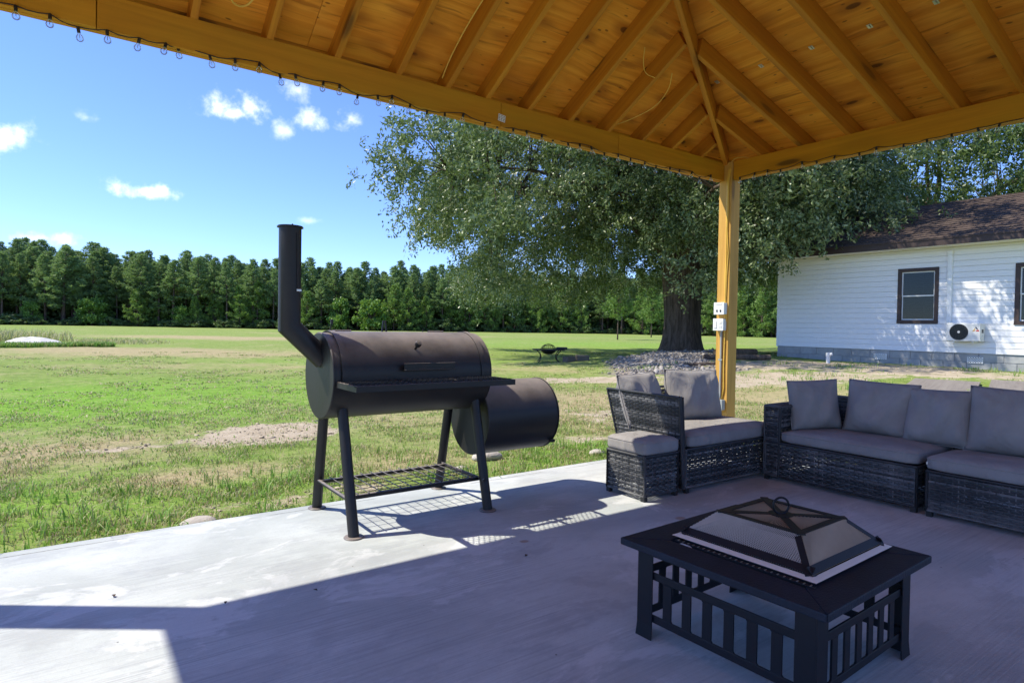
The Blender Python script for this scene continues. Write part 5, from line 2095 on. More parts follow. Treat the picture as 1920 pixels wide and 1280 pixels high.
obj("collar", MB().tube([(17, 8.75, zt0+.19), (17, 8.75, zt0+.29)], .062, 16), M_PVC, pv, smooth='auto')
obj("branch", MB().tube([(17, 8.75, zt0+.23), (17, 8.64, zt0+.26)], .04, 12), M_PVC, pv, smooth='auto')

# ------------------------------------------------------------------ trees
def unit(a):
    return a/np.maximum(np.linalg.norm(a, axis=1, keepdims=True), 1e-9)


def leaf_mesh(name, C, D, L, Wd, mat, fold=0.0, r=None):
    """diamond leaves: centres C, directions D, lengths L, widths Wd"""
    r = r or rs
    n = len(C)
    D = unit(D)
    Q = r.normal(size=(n, 3))
    Sx = unit(np.cross(D, Q))
    L = np.broadcast_to(np.asarray(L, float), (n,))[:, None]
    Wd = np.broadcast_to(np.asarray(Wd, float), (n,))[:, None]
    a, c = C-D*L/2, C+D*L/2
    m = C+D*L*.08
    V = np.stack([a, m-Sx*Wd/2, c, m+Sx*Wd/2], 1).reshape(-1, 3)
    F = np.arange(4*n).reshape(n, 4)
    return np_mesh(name, V, F, mat)


def tube_path(mb, P, r0, r1, n=8):
    k = len(P)
    mb.tube(P, [r0+(r1-r0)*(i/(k-1))**.8 for i in range(k)], n)


def bez(a, b, c, n=7):
    a, b, c = Vector(a), Vector(b), Vector(c)
    return [a*(1-t)**2+b*2*t*(1-t)+c*t*t for t in [i/(n-1) for i in range(n)]]


def big_tree(name, base, label, cat, trunk_r, fork_z, radius, top_z, low_z, nclump, nleaf, leaf, lmat, bmat, seed, flare=1.6, sx=1.0, lean=(0, 0), extra=(), thin=False):
    r = np.random.RandomState(seed)
    R = random.Random(seed)
    base = Vector(base)
    t = thing(name, base, label, cat)
    # trunk with buttress flare and lobed section
    mb = MB()
    n = 28
    V, F = [], []
    zs = [-.25, 0, .12, .3, .6, 1.0, 1.6, 2.3, 3.0, fork_z, fork_z+1.0, fork_z+2.2]
    for i, z in enumerate(zs):
        fl = 1+(flare-1)*math.exp(-max(z, 0)/.42)
        rad_ = trunk_r*fl*(1+.10*ss(1.5, fork_z, z))*(1-.42*float(ss(fork_z-.2, fork_z+2.4, z)))
        for k in range(n):
            a = 2*math.pi*k/n
            lob = 1+.07*math.sin(5*a+seed)+.05*math.sin(9*a+z*.6)+.03*math.sin(3*a-z)
            V.append(base+Vector((lean[0]*z+rad_*lob*math.cos(a), lean[1]*z+rad_*lob*math.sin(a), z)))
    for i in range(len(zs)-1):
        for k in range(n):
            F.append((i*n+k, i*n+(k+1) % n, (i+1)*n+(k+1) % n, (i+1)*n+k))
    F.append(tuple((len(zs)-1)*n+k for k in range(n)))
    mb.add(V, F)
    trunk = obj("trunk", mb, bmat, t, smooth=True)
    top = base+Vector((lean[0]*fork_z, lean[1]*fork_z, fork_z))
    # clump centres
    cl = []
    ph = [R.uniform(0, 6.28) for _ in range(6)]
    while len(cl) < nclump:
        az = R.uniform(0, 2*math.pi)
        q = math.sqrt(R.uniform(.02, 1))
        lob = 1+.07*math.sin(3*az+ph[0])+.06*math.sin(5*az+ph[1])+.05*math.sin(9*az+ph[2])
        lo = low_z(az, q) if callable(low_z) else low_z
        hi = fork_z+(top_z-fork_z)*math.sqrt(max(0, 1-q*q*.96))*(1+.08*math.sin(4*az+ph[3]))
        hi = max(hi, lo+1.0)
        b = R.random()
        f = b**.55 if R.random() < .62 else b**1.9*.9
        z = lo+(hi-lo)*f
        Rr = radius(az) if callable(radius) else radius
        if thin and angd(az, DAP) < .8 and z > 4.6 and q > .45 and R.random() < .68:
            nclump -= 1
            continue
        bulge = 1-.10*((z-lo)/(hi-lo)-.45)**2
        cl.append(base+Vector((math.cos(az)*q*Rr*lob*bulge, math.sin(az)*q*Rr*lob*bulge, z)))
    cl += [Vector(e) for e in extra]
    # main limbs
    limbs = []
    nl = 13
    for i in range(nl):
        az = 2*math.pi*i/nl+R.uniform(-.25, .25)
        Rr = (radius(az) if callable(radius) else radius)
        q = R.uniform(.55, .85)
        el = R.choice((.18, .35, .6, .85))
        zt_ = fork_z+(top_z-fork_z)*el*(1-.35*q)
        end = base+Vector((math.cos(az)*Rr*q, math.sin(az)*Rr*q, zt_))
        mid = top+Vector((math.cos(az)*Rr*q*.42, math.sin(az)*Rr*q*.42, (zt_-fork_z)*.85+.5))
        P = bez(top+Vector((math.cos(az)*trunk_r*.3, math.sin(az)*trunk_r*.3, R.uniform(-.5, 1.4))), mid, end, 9)
        for p in P[2:]:
            p += Vector((R.uniform(-.25, .25), R.uniform(-.25, .25), R.uniform(-.2, .2)))
        m = MB()
        tube_path(m, P, trunk_r*R.uniform(.24, .36), .04, 9)
        obj("limb", m, bmat, t, smooth=True)
        limbs.append(P)
    nodes = [(p, k) for k, P in enumerate(limbs) for p in P[2:]]
    tw = MB()
    for c in cl:
        p, k = min(nodes, key=lambda q: (q[0]-c).length)
        if (p-c).length < .5:
            continue
        md = p.lerp(c, .5)+Vector((R.uniform(-.3, .3), R.uniform(-.3, .3), .35+.08*(p-c).length))
        tube_path(tw, bez(p, md, c, 5), .018+.005*(p-c).length, .006, 4)
    obj("twigs", tw, bmat, t, smooth=True, kind='stuff')
    # leaves: each clump is a handful of drooping sprays
    Cs, Ds = [], []
    for c in cl:
        k = int(nleaf*R.uniform(.6, 1.4))
        ns = max(3, k//26)
        c = np.array(c)
        out = np.array([c[0]-base.x, c[1]-base.y, 0.0])
        out = out/max(1e-6, np.linalg.norm(out))
        o = r.normal(size=(ns, 3))*np.array([.44, .44, .30])*sx
        d = unit(r.normal(size=(ns, 3))*.75+out*.55+np.array([0, 0, -.28]))
        ln = r.uniform(.35, .85, size=(ns, 1))*sx
        per = k//ns+1
        tt = r.uniform(0, 1, size=(ns, per, 1))
        P = c+o[:, None, :]+d[:, None, :]*ln[:, None, :]*tt+np.array([0, 0, -1.0])*.22*tt**2
        P = P+r.normal(size=P.shape)*.075*sx
        dd = d[:, None, :]*.5+r.normal(size=P.shape)*.62+np.array([0, 0, -.22])
        Cs.append(P.reshape(-1, 3))
        Ds.append(dd.reshape(-1, 3))
    C = np.concatenate(Cs)
    D = np.concatenate(Ds)
    o = np.array(base)
    me = leaf_mesh("crown", C-o, D, r.uniform(.75, 1.3, len(C))*leaf[0], r.uniform(.75, 1.2, len(C))*leaf[1], lmat, r=r)
    mesh_obj("crown", me, t, Matrix.Translation(base))
    return t


LEFT = math.atan2(.78, -.62)        # screen-left seen from the patio
FRONT = math.atan2(-.62, -.78)


def angd(a, b):
    return abs((a-b+math.pi) % (2*math.pi)-math.pi)


DAP = -2.2                          # unseen limbs, placed and thinned to dapple the cottage wall with shade


def oak_low(az, q):
    l = 3.4
    if angd(az, LEFT) < 1.0:
        l = 4.1 if q < .66 else 2.6
    if angd(az, FRONT) < .8:
        l = 4.3 if q > .4 else 3.7
    if angd(az, LEFT+math.pi) < .95:
        l = 4.5
    if angd(az, DAP) < .62:
        l = 5.6
    if q < .32:
        l = max(l, 3.7)
    return l


def oak_rad(az):
    return 10.6+.5*math.exp(-(angd(az, LEFT)/.7)**2)-.6*math.exp(-(angd(az, FRONT)/.5)**2)-4.9*math.exp(-(angd(az, LEFT+math.pi)/.75)**2)+.5*math.exp(-(angd(az, DAP)/.5)**2)


hang = []
rh = random.Random(3)
for _ in range(150):                 # inner sprays close round the trunk and main limbs
    a_, q_ = rh.uniform(0, 6.283), rh.uniform(1.3, 5.6)
    hang.append((OAK.x+q_*math.cos(a_), OAK.y+q_*math.sin(a_), OAK.z+rh.uniform(4.2, 9.5)))
for (x, y, z) in ((16.9, 10.6, 4.3), (17.3, 9.9, 4.1), (17.2, 9.9, 4.9), (16.6, 11.4, 4.0), (17.0, 10.2, 3.55), (16.8, 10.9, 3.7), (16.4, 11.9, 3.6), (16.0, 12.2, 3.0), (16.2, 10.4, 5.2), (16.6, 9.7, 5.6), (15.8, 11.6, 5.0), (16.3, 11.0, 4.6), (17.6, 9.6, 4.6), (17.3, 10.7, 4.8)):
    hang += [(x+rh.uniform(-.3, .3), y+rh.uniform(-.3, .3), z+rh.uniform(-.2, .3)) for _ in range(2)]
big_tree("oak_tree", OAK, "huge spreading oak with massive dark trunk rising from the stone mound", "tree", .66, 3.6, oak_rad, 15.5, oak_low, 860, 640, (.135, .060), M_OAKLEAF, M_OAKBARK, 5, 1.5, lean=(-.02, .0), extra=hang, thin=True)
big_tree("shade_tree", (37.5, 14.0, .0), "pale green broad tree standing behind the cottage roof", "tree", .40, 4.5, 11.5, 18.5, 4.5, 520, 380, (.20, .085), M_ASHLEAF, M_OAKBARK, 8, 1.3, sx=1.25)


def pine_proto(seed, H, crown_from, wid, nbr, mat, dense=1.0, needle=(.42, .085)):
    """returns (trunk mesh, crown mesh) of a pine with its base at the origin"""
    r = np.random.RandomState(seed)
    mb = MB()
    bend = r.uniform(-.25, .25, 2)
    ax = lambda z: Vector((bend[0]*(z/H)**2, bend[1]*(z/H)**2, z))
    r0 = .011*H+.02
    mb.tube([ax(-.2), ax(H*.1), ax(H*.35), ax(H*.6), ax(H*.85), ax(H*.985)], [r0*1.15, r0, r0*.8, r0*.55, r0*.28, .015], 7)
    Cs, Ds = [], []
    for i in range(nbr):
        f = (i+.5)/nbr
        z = H*(crown_from+(1-crown_from)*f**.9)
        q = (z/H-crown_from)/(1-crown_from)
        L = wid*(1-q)**.80*(.55+.6*min(1, q*3.2+.25))*r.uniform(.6, 1.15)+.22
        az = i*2.4+r.uniform(-.5, .5)
        el = -.10+.75*q+r.uniform(-.2, .25)
        d = Vector((math.cos(az)*math.cos(el), math.sin(az)*math.cos(el), math.sin(el)))
        p0 = ax(z)
        p1 = p0+d*L*.6+Vector((0, 0, -.05*L))
        p2 = p0+d*L+Vector((0, 0, .16*L))
        if L > .5:
            mb.tube([p0, p1, p2], [.03+.004*L, .02, .008], 4, caps=False)
        nc = max(3, int(L*4.2*dense))
        for k in range(nc):
            t = .28+.74*(k+.5)/nc
            c = p0.lerp(p1, t/.6) if t < .6 else p1.lerp(p2, (t-.6)/.4)
            c = np.array(c)+r.normal(size=3)*np.array([.20, .20, .10])*min(1.3, L*.45)
            m = 15
            dd = unit(r.normal(size=(m, 3))+np.array([d.x*.8, d.y*.8, .55]))
            Cs.append(c+dd*needle[0]*.45)
            Ds.append(dd)
    C, D = np.concatenate(Cs), np.concatenate(Ds)
    cm = leaf_mesh("crown", C, D, r.uniform(.7, 1.25, len(C))*needle[0], needle[1], mat, r=r)
    tm = bpy.data.meshes.new("trunk")
    tm.from_pydata([tuple(v) for v in mb.v], [], mb.f)
    for p in tm.polygons:
        p.use_smooth = True
    tm.materials.append(M_PINEBARK)
    return tm, cm


def bush_proto(seed, H, Wd, n, mat, leaf=(.30, .17), stem=True):
    r = np.random.RandomState(seed)
    Cs = []
    nb = 26
    for i in range(nb):
        q = r.uniform(0, 1)
        zc = H*(.12+.82*q)
        ww = Wd*(1-abs(q-.38)**1.6*1.25)
        a = r.uniform(0, 6.28)
        rr_ = ww*math.sqrt(r.uniform(.15, 1))
        c = np.array([math.cos(a)*rr_, math.sin(a)*rr_, zc])
        Cs.append(c+r.normal(size=(n//nb, 3))*np.array([.20, .20, .13])*H*.42)
    C = np.concatenate(Cs)
    C[:, 2] = np.maximum(C[:, 2], .05)
    D = unit(r.normal(size=C.shape)+np.array([0, 0, .2]))
    cm = leaf_mesh("crown", C, D, r.uniform(.6, 1.3, len(C))*leaf[0], leaf[1], mat, r=r)
    mb = MB()
    for k in range(5):
        a = k*1.3
        mb.tube([(0, 0, -.2), (math.cos(a)*.10*H*.3, math.sin(a)*.1*H*.3, H*.35), (math.cos(a)*Wd*.45, math.sin(a)*Wd*.45, H*.75)], [.05, .035, .012], 5)
    tm = bpy.data.meshes.new("stem")
    tm.from_pydata([tuple(v) for v in mb.v], [], mb.f)
    tm.materials.append(M_PINEBARK)
    return tm, cm


PINES = [pine_proto(40+i, 13.0, (.32, .40, .26, .36, .42)[i], (2.3, 2.0, 2.6, 2.2, 1.9)[i], (70, 62, 78, 68, 58)[i], M_PINE, 1.15) for i in range(5)]
YPINES = [pine_proto(60+i, 6.0, (.05, .10, .03)[i], (1.75, 1.5, 2.0)[i], (46, 42, 50)[i], M_YPINE, 1.15) for i in range(3)]
BUSHES = [bush_proto(70+i, (3.4, 2.6, 2.0)[i], (1.5, 1.5, 1.3)[i], 2600, M_BUSH) for i in range(3)]
SCRUB = [bush_proto(80+i, (1.5, 1.1)[i], (1.3, 1.1)[i], 1300, M_SCRUB, (.26, .12)) for i in range(2)]


def plant(name, proto, P, H, baseH, rz, label, cat, group, part="trunk", wide=1.0):
    t = thing(name, P, label, cat, group)
    s = H/baseH
    M = Matrix.Translation(P) @ Matrix.Rotation(rz, 4, 'Z') @ Matrix.Diagonal((s*wide, s*wide, s, 1))
    mesh_obj(part, proto[0], t, M)
    mesh_obj("crown", proto[1], t, M)
    return t


DEP = [(-260, 92), (0, 100), (300, 108), (760, 108), (1000, 118), (1180, 118), (1430, 105), (1700, 92), (2100, 80)]


def edge(s, back=0.0):
    """a point of the wood's edge; s runs along it, back = metres behind it"""
    d = np.interp(s, [a for a, _ in DEP], [b for _, b in DEP])+back
    u = (s-960)/CAM_F
    x, y = d*(.582+.813*u), d*(.813-.582*u)
    return Vector((x, y, float(terrain(x, y))-.05))


rt_ = random.Random(17)
TOPH = lambda s: float(np.interp(s, [-200, 120, 400, 700, 1000, 1400, 1800], [13.9, 13.5, 12.4, 11.2, 11.4, 11.4, 10.8]))
cnt = 0
for row, (back, step, dh) in enumerate(((1.5, 33, -1.2), (5.5, 27, .2), (10.5, 27, .9), (17.0, 29, 1.5))):
    s = -170+row*9
    while s < 1500:
        P = edge(s+rt_.uniform(-9, 9), back+rt_.uniform(-1.6, 1.6))
        H = TOPH(s)+dh+rt_.uniform(-1.7, 1.1)
        if row < 3 or cnt < 232:
            plant("pine_tree", PINES[rt_.randrange(5)], P, H, 13.0, rt_.uniform(0, 6.28), "tall pine packed into the wood across the field", "pine tree", "tall pines of the wood across the field", wide=rt_.uniform(1.15, 1.7))
            cnt += 1
        s += step*rt_.uniform(.75, 1.25)
# the wood's deep interior, seen only as darkness between the trunks
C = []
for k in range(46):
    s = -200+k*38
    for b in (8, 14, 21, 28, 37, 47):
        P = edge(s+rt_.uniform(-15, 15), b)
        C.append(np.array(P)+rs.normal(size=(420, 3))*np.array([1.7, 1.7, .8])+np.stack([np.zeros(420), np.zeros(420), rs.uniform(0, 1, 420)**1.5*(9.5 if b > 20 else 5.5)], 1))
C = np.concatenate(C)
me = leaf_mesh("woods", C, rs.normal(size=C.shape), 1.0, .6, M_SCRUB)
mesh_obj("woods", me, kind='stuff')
# young pines and bushes along the edge
YP = [(195, 5.2, 2.5), (258, 6.3, -.5), (300, 4.6, 1.0), (368, 5.2, -.5), (405, 5.8, .8), (450, 7.2, -.6), (482, 8.0, .2), (575, 6.5, -.5), (738, 8.0, -.4), (765, 7.2, -1.0), (800, 6.0, -.5), (845, 6.5, .2),
      (880, 7.5, -.3), (925, 6.8, -.8), (965, 7.4, .2), (1010, 8.5, -.6), (1052, 8.4, .3), (1090, 7.0, -.4), (1205, 8.2, -1.5), (1250, 7.0, .0), (1340, 8.0, -.5), (1395, 8.6, -1.0), (1428, 8.2, -2.2), (1455, 7.6, -1.0), (1480, 8.5, .5)]
for s, H, b in YP:
    plant("young_pine_tree", YPINES[rt_.randrange(3)], edge(s, b), H, 6.0, rt_.uniform(0, 6.28), "light green young pine leafy to the ground along the wood's edge", "young pine", "young pines along the wood's edge", wide=rt_.uniform(.9, 1.15))
for s, H, b, w, lab in ((697, 6.4, -1.0, .85, "bright green round leafy tree at the wood's edge right of the smoker chimney"), (172, 4.2, -.5, .95, "small bright round bush at the wood's edge beyond the tall weeds"),
                        (636, 6.6, 0.0, .55, "thin yellowish tree at the wood's edge behind the smoker chimney"), (340, 3.4, -.6, .9, "small leafy bush at the wood's edge left of the smoker"), (58, 4.5, .2, .6, "slim leafy sapling at the wood's edge above the white sand pile")):
    plant("leafy_tree", BUSHES[rt_.randrange(3)], edge(s, b), H, 3.0, rt_.uniform(0, 6.28), lab, "leafy tree", "leafy trees at the wood's edge", part="stem", wide=w)
s = -150
while s < 1500:
    plant("scrub_bush", SCRUB[rt_.randrange(2)], edge(s, rt_.uniform(-1.5, .8)), rt_.uniform(.8, 2.2), 1.4, rt_.uniform(0, 6.28), "low dark scrub bush at the foot of the wood", "bush", "scrub bushes along the foot of the wood", part="stem", wide=rt_.uniform(1.0, 1.7))
    s += rt_.uniform(18, 34)
for (x, y, H, lab, w) in ((45.5, 45.0, 6.8, "slender young pine with bare lower trunk alone in the field", .75), (64, 57, 6.5, "second lone young pine in the field, farther off beside the oak trunk", .85)):
    pr = pine_proto(91, 6.0, .34, 1.9, 44, M_YPINE, 1.1)
    plant("field_pine_tree", pr, Vector((x, y, float(terrain(x, y)))), H, 6.0, 1.0, lab, "young pine", None, wide=w)

# ------------------------------------------------------------------ stones, mound, litter
ICO = None


def ico():
    bm = bmesh.new()
    bmesh.ops.create_icosphere(bm, subdivisions=1, radius=1)
    V = np.array([v.co[:] for v in bm.verts])
    F = np.array([[v.index for v in f.verts] for f in bm.faces])
    bm.free()
    return V, F


IV, IF = ico()


def chips(name, P, size, mat, flat=.45, long=1.7, **kw):
    n = len(P)
    k = len(IV)
    sc = rs.uniform(.55, 1.25, (n, 1, 1))*np.asarray(size).reshape(-1, 1, 1)
    V = IV[None]*sc*(1+rs.uniform(-.25, .25, (n, k, 1)))
    V = V*np.array([long, 1.0, flat])
    a = rs.uniform(0, 6.28, n)
    tl = rs.normal(0, .35, n)
    ca, sa, ct, st = np.cos(a)[:, None], np.sin(a)[:, None], np.cos(tl)[:, None], np.sin(tl)[:, None]
    X, Y, Z = V[..., 0], V[..., 1], V[..., 2]
    X, Z = X*ct-Z*st, X*st+Z*ct
    V = np.stack([X*ca-Y*sa, X*sa+Y*ca, Z], -1)+P[:, None, :]
    F = (IF[None]+(np.arange(n)*k)[:, None, None]).reshape(-1, 3)
    return mesh_obj(name, np_mesh(name, V.reshape(-1, 3), F, mat), **kw)


n = 26000
x, y = rs.uniform(8.5, 22, n), rs.uniform(7.8, 17.5, n)
g_ = masks(x, y)[2]
keep = (rs.uniform(0, 1, n) < ss(.35, .9, g_)*.62) & (np.hypot(x-OAK.x, y-OAK.y) > 1.2)
x, y = x[keep], y[keep]
chips("gravel", np.stack([x, y, terrain(x, y)+.012], -1), np.where(rs.uniform(0, 1, len(x)) < .08, .070, .036), M_STONE, kind='stuff')
for (x, y, s_, fl, lab) in ((3.05, 4.62, .17, .45, "flat pale rock in the grass behind the smoker's firebox"), (4.75, 4.55, .13, .5, "small pale stone in the grass left of the ottoman"), (4.05, 4.25, .10, .5, "small stone by the slab edge right of the firebox"),
                            (2.62, 4.35, .08, .6, "small grey stone by the slab edge under the firebox"), (0.62, 4.02, .11, .35, "thin broken stone lying along the slab edge in the grass")):
    mb = MB()
    V = [(v[0]*s_*(1.2+.25*math.sin(9*v[1])), v[1]*s_*.8*(1+.2*math.sin(7*v[0])), v[2]*s_*fl) for v in IV]
    bm = bmesh.new()
    mb.add([(x+a, y+b, float(terrain(x, y))+s_*fl*.25+c) for a, b, c in V], [tuple(f) for f in IF])
    o = obj("rock", mb, M_ROCK)
    props(o, lab, "rock", "loose rocks in the grass by the slab")
    o.modifiers.new("sub", 'SUBSURF').levels = 1
    bm.free()

# sand pile with a grassy ring and tall weeds
mb = MB()
n1, n2 = 40, 14
V, F = [(-1.35, 33.9, float(terrain(-1.35, 33.9))+.40)], []
for j in range(1, n2+1):
    for i in range(n1):
        a = 2*math.pi*i/n1
        q = j/n2
        rr_ = q*(1.32+.18*math.sin(3*a+1))
        x, y = -1.35+rr_*math.cos(a)*1.0, 33.9+rr_*math.sin(a)*.9
        V.append((x, y, float(terrain(x, y))-.02+.40*(1-q**1.6)*(1+.25*math.sin(5*a)*q)+random.uniform(-.02, .02)))
for i in range(n1):
    F.append((0, 1+i, 1+(i+1) % n1))
for j in range(n2-1):
    for i in range(n1):
        a, b = 1+j*n1+i, 1+j*n1+(i+1) % n1
        F.append((a, a+n1, b+n1, b))
o = obj("sand_pile", mb.add(V, F), M_SAND, smooth=True)
props(o, "low heap of white sand in the field in front of tall weeds", "sand pile")


def blades(name, x, y, h, w, mat, lean=.35, parent=None, **kw):
    """curved grass blades: two quads and a tip each"""
    n = len(x)
    z = terrain(x, y)
    a = rs.uniform(0, 6.28, n)
    le = np.abs(rs.normal(0, lean, n))+.08
    d = np.stack([np.cos(a), np.sin(a), np.zeros(n)], -1)
    s = np.stack([-np.sin(a), np.cos(a), np.zeros(n)], -1)
    tw_ = rs.normal(0, .5, n)[:, None]
    s = unit(s+d*tw_)
    b = np.stack([x, y, z-.006], -1)
    h = h[:, None]
    w = np.broadcast_to(np.asarray(w, float), (n,))[:, None]
    le = le[:, None]
    m1 = b+d*h*le*.30+np.array([0, 0, 1.0])*h*.55
    m2 = b+d*h*le*1.05+np.array([0, 0, 1.0])*h*(.95-.25*np.minimum(le, 1.2))
    V = np.stack([b-s*w*.5, b+s*w*.5, m1+s*w*.42, m1-s*w*.42, m2], 1).reshape(-1, 3)
    i = np.arange(n)*5
    F = np.concatenate([np.stack([i, i+1, i+2], -1), np.stack([i, i+2, i+3], -1), np.stack([i+3, i+2, i+4], -1)])
    return mesh_obj(name, np_mesh(name, V, F, mat), parent, **kw)


def scatter(n, x0, x1, y0, y1, dens):
    x, y = rs.uniform(x0, x1, n), rs.uniform(y0, y1, n)
    k = rs.uniform(0, 1, n) < dens(x, y)
    return x[k], y[k]


def dens_near(x, y):
    di, dr, gr, lu = masks(x, y)
    base = .12+.88*ss(.40, .60, vn(x, y, .42, 3))
    d = base*(.55+.65*lu-.15*dr)*(1-ss(.30, .6, di)*.80)*(1-ss(.3, .6, gr))
    return np.where((y < SLAB_Y+.015) & (x < SLAB_X1+.02), 0, d)


# turf close to the slab, thinning with distance
x, y = scatter(190000, -2.6, 9.0, SLAB_Y, 6.6, dens_near)
hh = rs.uniform(.018, .048, len(x))*(.7+.8*vn(x, y, .5, 8))
blades("grass", x, y, hh, .0065, M_BLADE, .55, kind='stuff')
x, y = scatter(150000, -2.8, 14.0, 6.4, 12.5, lambda a, b: dens_near(a, b)*.8*(1-ss(8.5, 12.5, b)))
blades("grass", x, y, rs.uniform(.020, .050, len(x)), .011, M_BLADE, 1.3, kind='stuff')
x, y = scatter(26000, 5.6, 19.0, -1.0, 9.0, lambda a, b: dens_near(a, b)*.8)
blades("grass", x, y, rs.uniform(.03, .08, len(x)), .010, M_BLADE, .6, kind='stuff')


# taller tufts along the slab edge and in patches
def tufts(n, x0, x1, y0, y1, f, hmin, hmax, per, spread, w):
    tx, ty = scatter(n, x0, x1, y0, y1, f)
    X = np.repeat(tx, per)+rs.normal(0, spread, len(tx)*per)
    Y = np.maximum(np.repeat(ty, per)+rs.normal(0, spread, len(tx)*per), SLAB_Y+.012)
    H = np.repeat(rs.uniform(hmin, hmax, len(tx)), per)*rs.uniform(.55, 1.15, len(tx)*per)
    return X, Y, H


def edge_f(x, y):
    lu = masks(x, y)[3]
    di = masks(x, y)[0]
    return (.25+.75*ss(.4, .6, vn(x, y, .6, 14)))*(.5+.7*lu)*(1-.85*ss(.3, .6, di))*np.exp(-((y-SLAB_Y)/.9)**2)


X, Y, H = tufts(1500, -2.6, 5.6, SLAB_Y+.02, 5.4, edge_f, .05, .15, 11, .035, .008)
blades("grass", X, Y, H, .0085, M_LUSH, .75, kind='stuff')
X, Y, H = tufts(900, -2.6, 9.0, 4.4, 9.0, lambda a, b: .8*ss(.5, .68, vn(a, b, .8, 19))*(1-.9*ss(.3, .6, masks(a, b)[0])), .045, .095, 12, .05, .008)
blades("grass", X, Y, H, .0085, M_BLADE, .75, kind='stuff')
# flat rosettes and thatch out on the open lawn, clods on the bare patches
X, Y, H = tufts(5200, -5, 22, 9.0, 27.0, lambda a, b: .8*ss(.48, .62, vn(a, b, 1.6, 29)), .02, .05, 14, .10, .02)
blades("grass", X, Y, H, .026, M_BLADE, 2.2, kind='stuff')
x, y = scatter(9000, -2.6, 9.5, 4.0, 9.0, lambda a, b: ss(.28, .55, masks(a, b)[0])*.5)
chips("dirt", np.stack([x, y, terrain(x, y)+.003], -1), np.where(rs.uniform(0, 1, len(x)) < .1, .026, .011), M_CLOD, kind='stuff')
# weeds by the cottage and behind the sofa
X, Y, H = tufts(700, 11.5, 18.4, 3.0, 11.0, lambda a, b: .9*ss(.45, .65, vn(a, b, 1.1, 23)), .05, .16, 10, .07, .012)
blades("grass", X, Y, H, .012, M_LUSH, .7, kind='stuff')
# lush ring round the sand and the tall weeds behind
x = rs.uniform(-5.5, 1.6, 9000)
y = 32.3+rs.uniform(-.5, .9, 9000)-.10*(x+1.4)**2*.2
k = np.hypot((x+1.35)/1.25, (y-33.9)/1.1) > 1
blades("grass", x[k], y[k], rs.uniform(.12, .30, k.sum()), .03, M_LUSH, .5, kind='stuff')
x, y = scatter(14000, -12, .2, 36.5, 46, lambda a, b: np.clip(blob(a, b, -5.6, 41, 5.2, 4.6)*1.6, 0, 1)*(.3+.7*vn(a, b, 2, 2)))
blades("tall_weeds", x, y, rs.uniform(.35, .85, len(x)), .035, M_WEED, .8, kind='stuff')
x, y = scatter(3500, .2, 4.5, 35, 42, lambda a, b: np.clip(blob(a, b, 1.6, 38, 2.6, 3.0), 0, 1)*.8)
blades("tall_weeds", x, y, rs.uniform(.12, .28, len(x)), .03, M_WEED, .8, kind='stuff')

# dead leaves, twigs and specks on the slab
for (x, y, a, l, lab) in ((1.86, 2.44, .3, .030, "dead leaf on the shaded slab nearest the table corner"), (0.52, 2.70, 1.2, .026, "curled dead leaf on the slab at the roof shadow's corner"), (0.86, 2.62, 2.2, .024, "dead leaf on the slab just inside the roof shadow"),
                          (3.62, 2.05, .9, .028, "dead leaf on the slab between fire pit and sofa"), (3.2, 1.75, .4, .018, "tiny dark leaf bit on the slab by the fire pit's far corner"), (0.15, 3.02, 1.9, .03, "twiggy leaf on the sunlit slab")):
    m = MB()
    c, s = math.cos(a), math.sin(a)
    P = [(-.5, 0, .1), (-.1, .28, .32), (.5, 0, .12), (-.1, -.28, .28), (-.1, 0, .05)]
    P = [(x+(p[0]*c-p[1]*s)*l, y+(p[0]*s+p[1]*c)*l, .002+p[2]*l) for p in P]
    m.add(P, [(0, 4, 1), (4, 2, 1), (0, 3, 4), (4, 3, 2)])
    o = obj("dead_leaf", m, M_PINEBARK)
    props(o, lab, "leaf", "dead leaves on the slab")

# ------------------------------------------------------------------ the small fire bowl on the lawn
bx, by = 11.95, 14.75
bz = float(terrain(bx, by))
fb = thing("fire_bowl_stand", (bx, by, bz), "small black fire bowl with domed mesh on curved legs by the stones", "fire pit")
obj("bowl", MB().lathe((bx, by, bz+.36), [(0, -.14), (.12, -.125), (.20, -.07), (.245, 0), (.255, .004), (.245, .006), (.19, -.06), (.11, -.112), (0, -.125)], 24), M_BLACK, fb, smooth=True)
m = MB()
R = Matrix.Translation((bx, by, 0)) @ Matrix.Rotation(-.62, 4, 'Z')
for s in (-1, 1):
    m.span((-.46, s*.455-.03, bz+.355), (.46, s*.455+.03, bz+.375))
    m.span((s*.455-.03, -.42, bz+.355), (s*.455+.03, .42, bz+.375))
    m.span((-.42, s*.34-.08, bz+.356), (.42, s*.34+.08, bz+.372))
    m.span((s*.34-.08, -.25, bz+.357), (s*.34+.08, .25, bz+.371))
m.v = [tuple(R @ Vector(p)) for p in m.v]
obj("table_ring", m, M_BLACK, fb)
for i, a in enumerate((.785, 2.356, 3.927, 5.498)):
    c, s = math.cos(a-.62), math.sin(a-.62)
    P = [(bx+c*r_, by+s*r_, bz+z) for r_, z in ((.50, .36), (.46, .31), (.36, .24), (.33, .15), (.36, .07), (.45, .0))]
    obj("leg", MB().tube(P, .014, 8), M_BLACK, fb, smooth=True)
m = MB()
for i in range(10):
    a = i*math.pi/10
    P = [(bx+.235*math.cos(t)*math.cos(a), by+.235*math.cos(t)*math.sin(a), bz+.37+.17*math.sin(t)) for t in np.linspace(0, math.pi, 13)]
    m.tube(P, .004 if i % 5 else .008, 4)
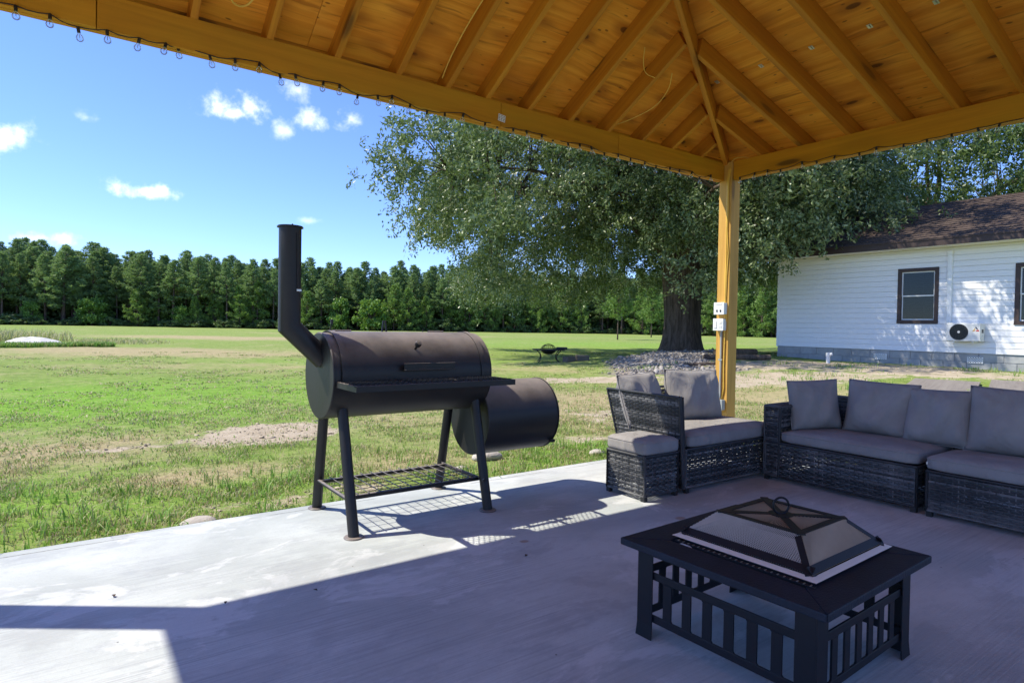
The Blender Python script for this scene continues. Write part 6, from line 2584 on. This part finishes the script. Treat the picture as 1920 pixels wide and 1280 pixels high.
for t in (.3, .7, 1.1):
    P = [(bx+.235*math.cos(t)*math.cos(a), by+.235*math.cos(t)*math.sin(a), bz+.37+.17*math.sin(t)) for a in np.linspace(0, 2*math.pi, 25)]
    m.tube(P, .004, 4)
obj("mesh_dome", m, M_BLACK, fb, smooth=True)
o = obj("folded_cover", MB().box((bx+.33, by-.24, bz+.415), (.34, .18, .07), Matrix.Rotation(-.6, 3, 'Z')), M_DARKFRAME, bevel=.025)
props(o, "dark folded bundle lying on the small fire bowl's table edge", "cover")
for (x, y, a, lab) in ((12.35, 14.25, .2, "rough stone block on the ground right of the fire bowl's legs"), (12.85, 14.2, -.4, "second stone block, farther right beside the gravel")):
    o = obj("stone_block", MB().box((x, y, float(terrain(x, y))+.08), (.40, .20, .18), Matrix.Rotation(a, 3, 'Z')), M_BROWNBLOCK, bevel=.02)
    props(o, lab, "block", "stone blocks by the fire bowl")

# weathered boards lying on the ground toward the cottage
for (P, lab) in (((12.75, 4.52), "weathered plywood sheet on the ground behind the sofa pillows"), ((13.4, 3.45), "second plywood sheet, behind the armless sofa at the picture's edge")):
    cx_, cy_ = P
    zz = float(terrain(cx_, cy_))+.07
    d = Vector((.965, .26, .03)).normalized()
    s = Vector((-.26, .965, 0)).normalized()
    M = axes((cx_, cy_, zz), d, s, d.cross(s))
    o = obj("plywood_sheet", MB().box((0, 0, 0), (2.44, 1.05, .018)), M_BOARD, M=M, bevel=.003)
    props(o, lab, "plywood sheet", "plywood sheets lying on the ground")
for (a, b, r_, lab) in (((15.1, 11.4), (16.7, 10.3), .10, "weathered log on the dirt near the cottage corner"), ((13.2, 10.6), (14.3, 9.9), .05, "thin branch on the dirt between oak and cottage"), ((16.6, 12.1), (18.2, 11.75), .14, "dark timber lying by the cottage corner foundation")):
    za_, zb2 = float(terrain(*a)), float(terrain(*b))
    o = obj("log", MB().tube([(a[0], a[1], za_+r_*.7), ((a[0]+b[0])/2+.05, (a[1]+b[1])/2, (za_+zb2)/2+r_*.8), (b[0], b[1], zb2+r_*.7)], r_, 10, r1=r_*.8), M_OAKBARK, smooth='auto')
    props(o, lab, "log", "logs and branches near the cottage")
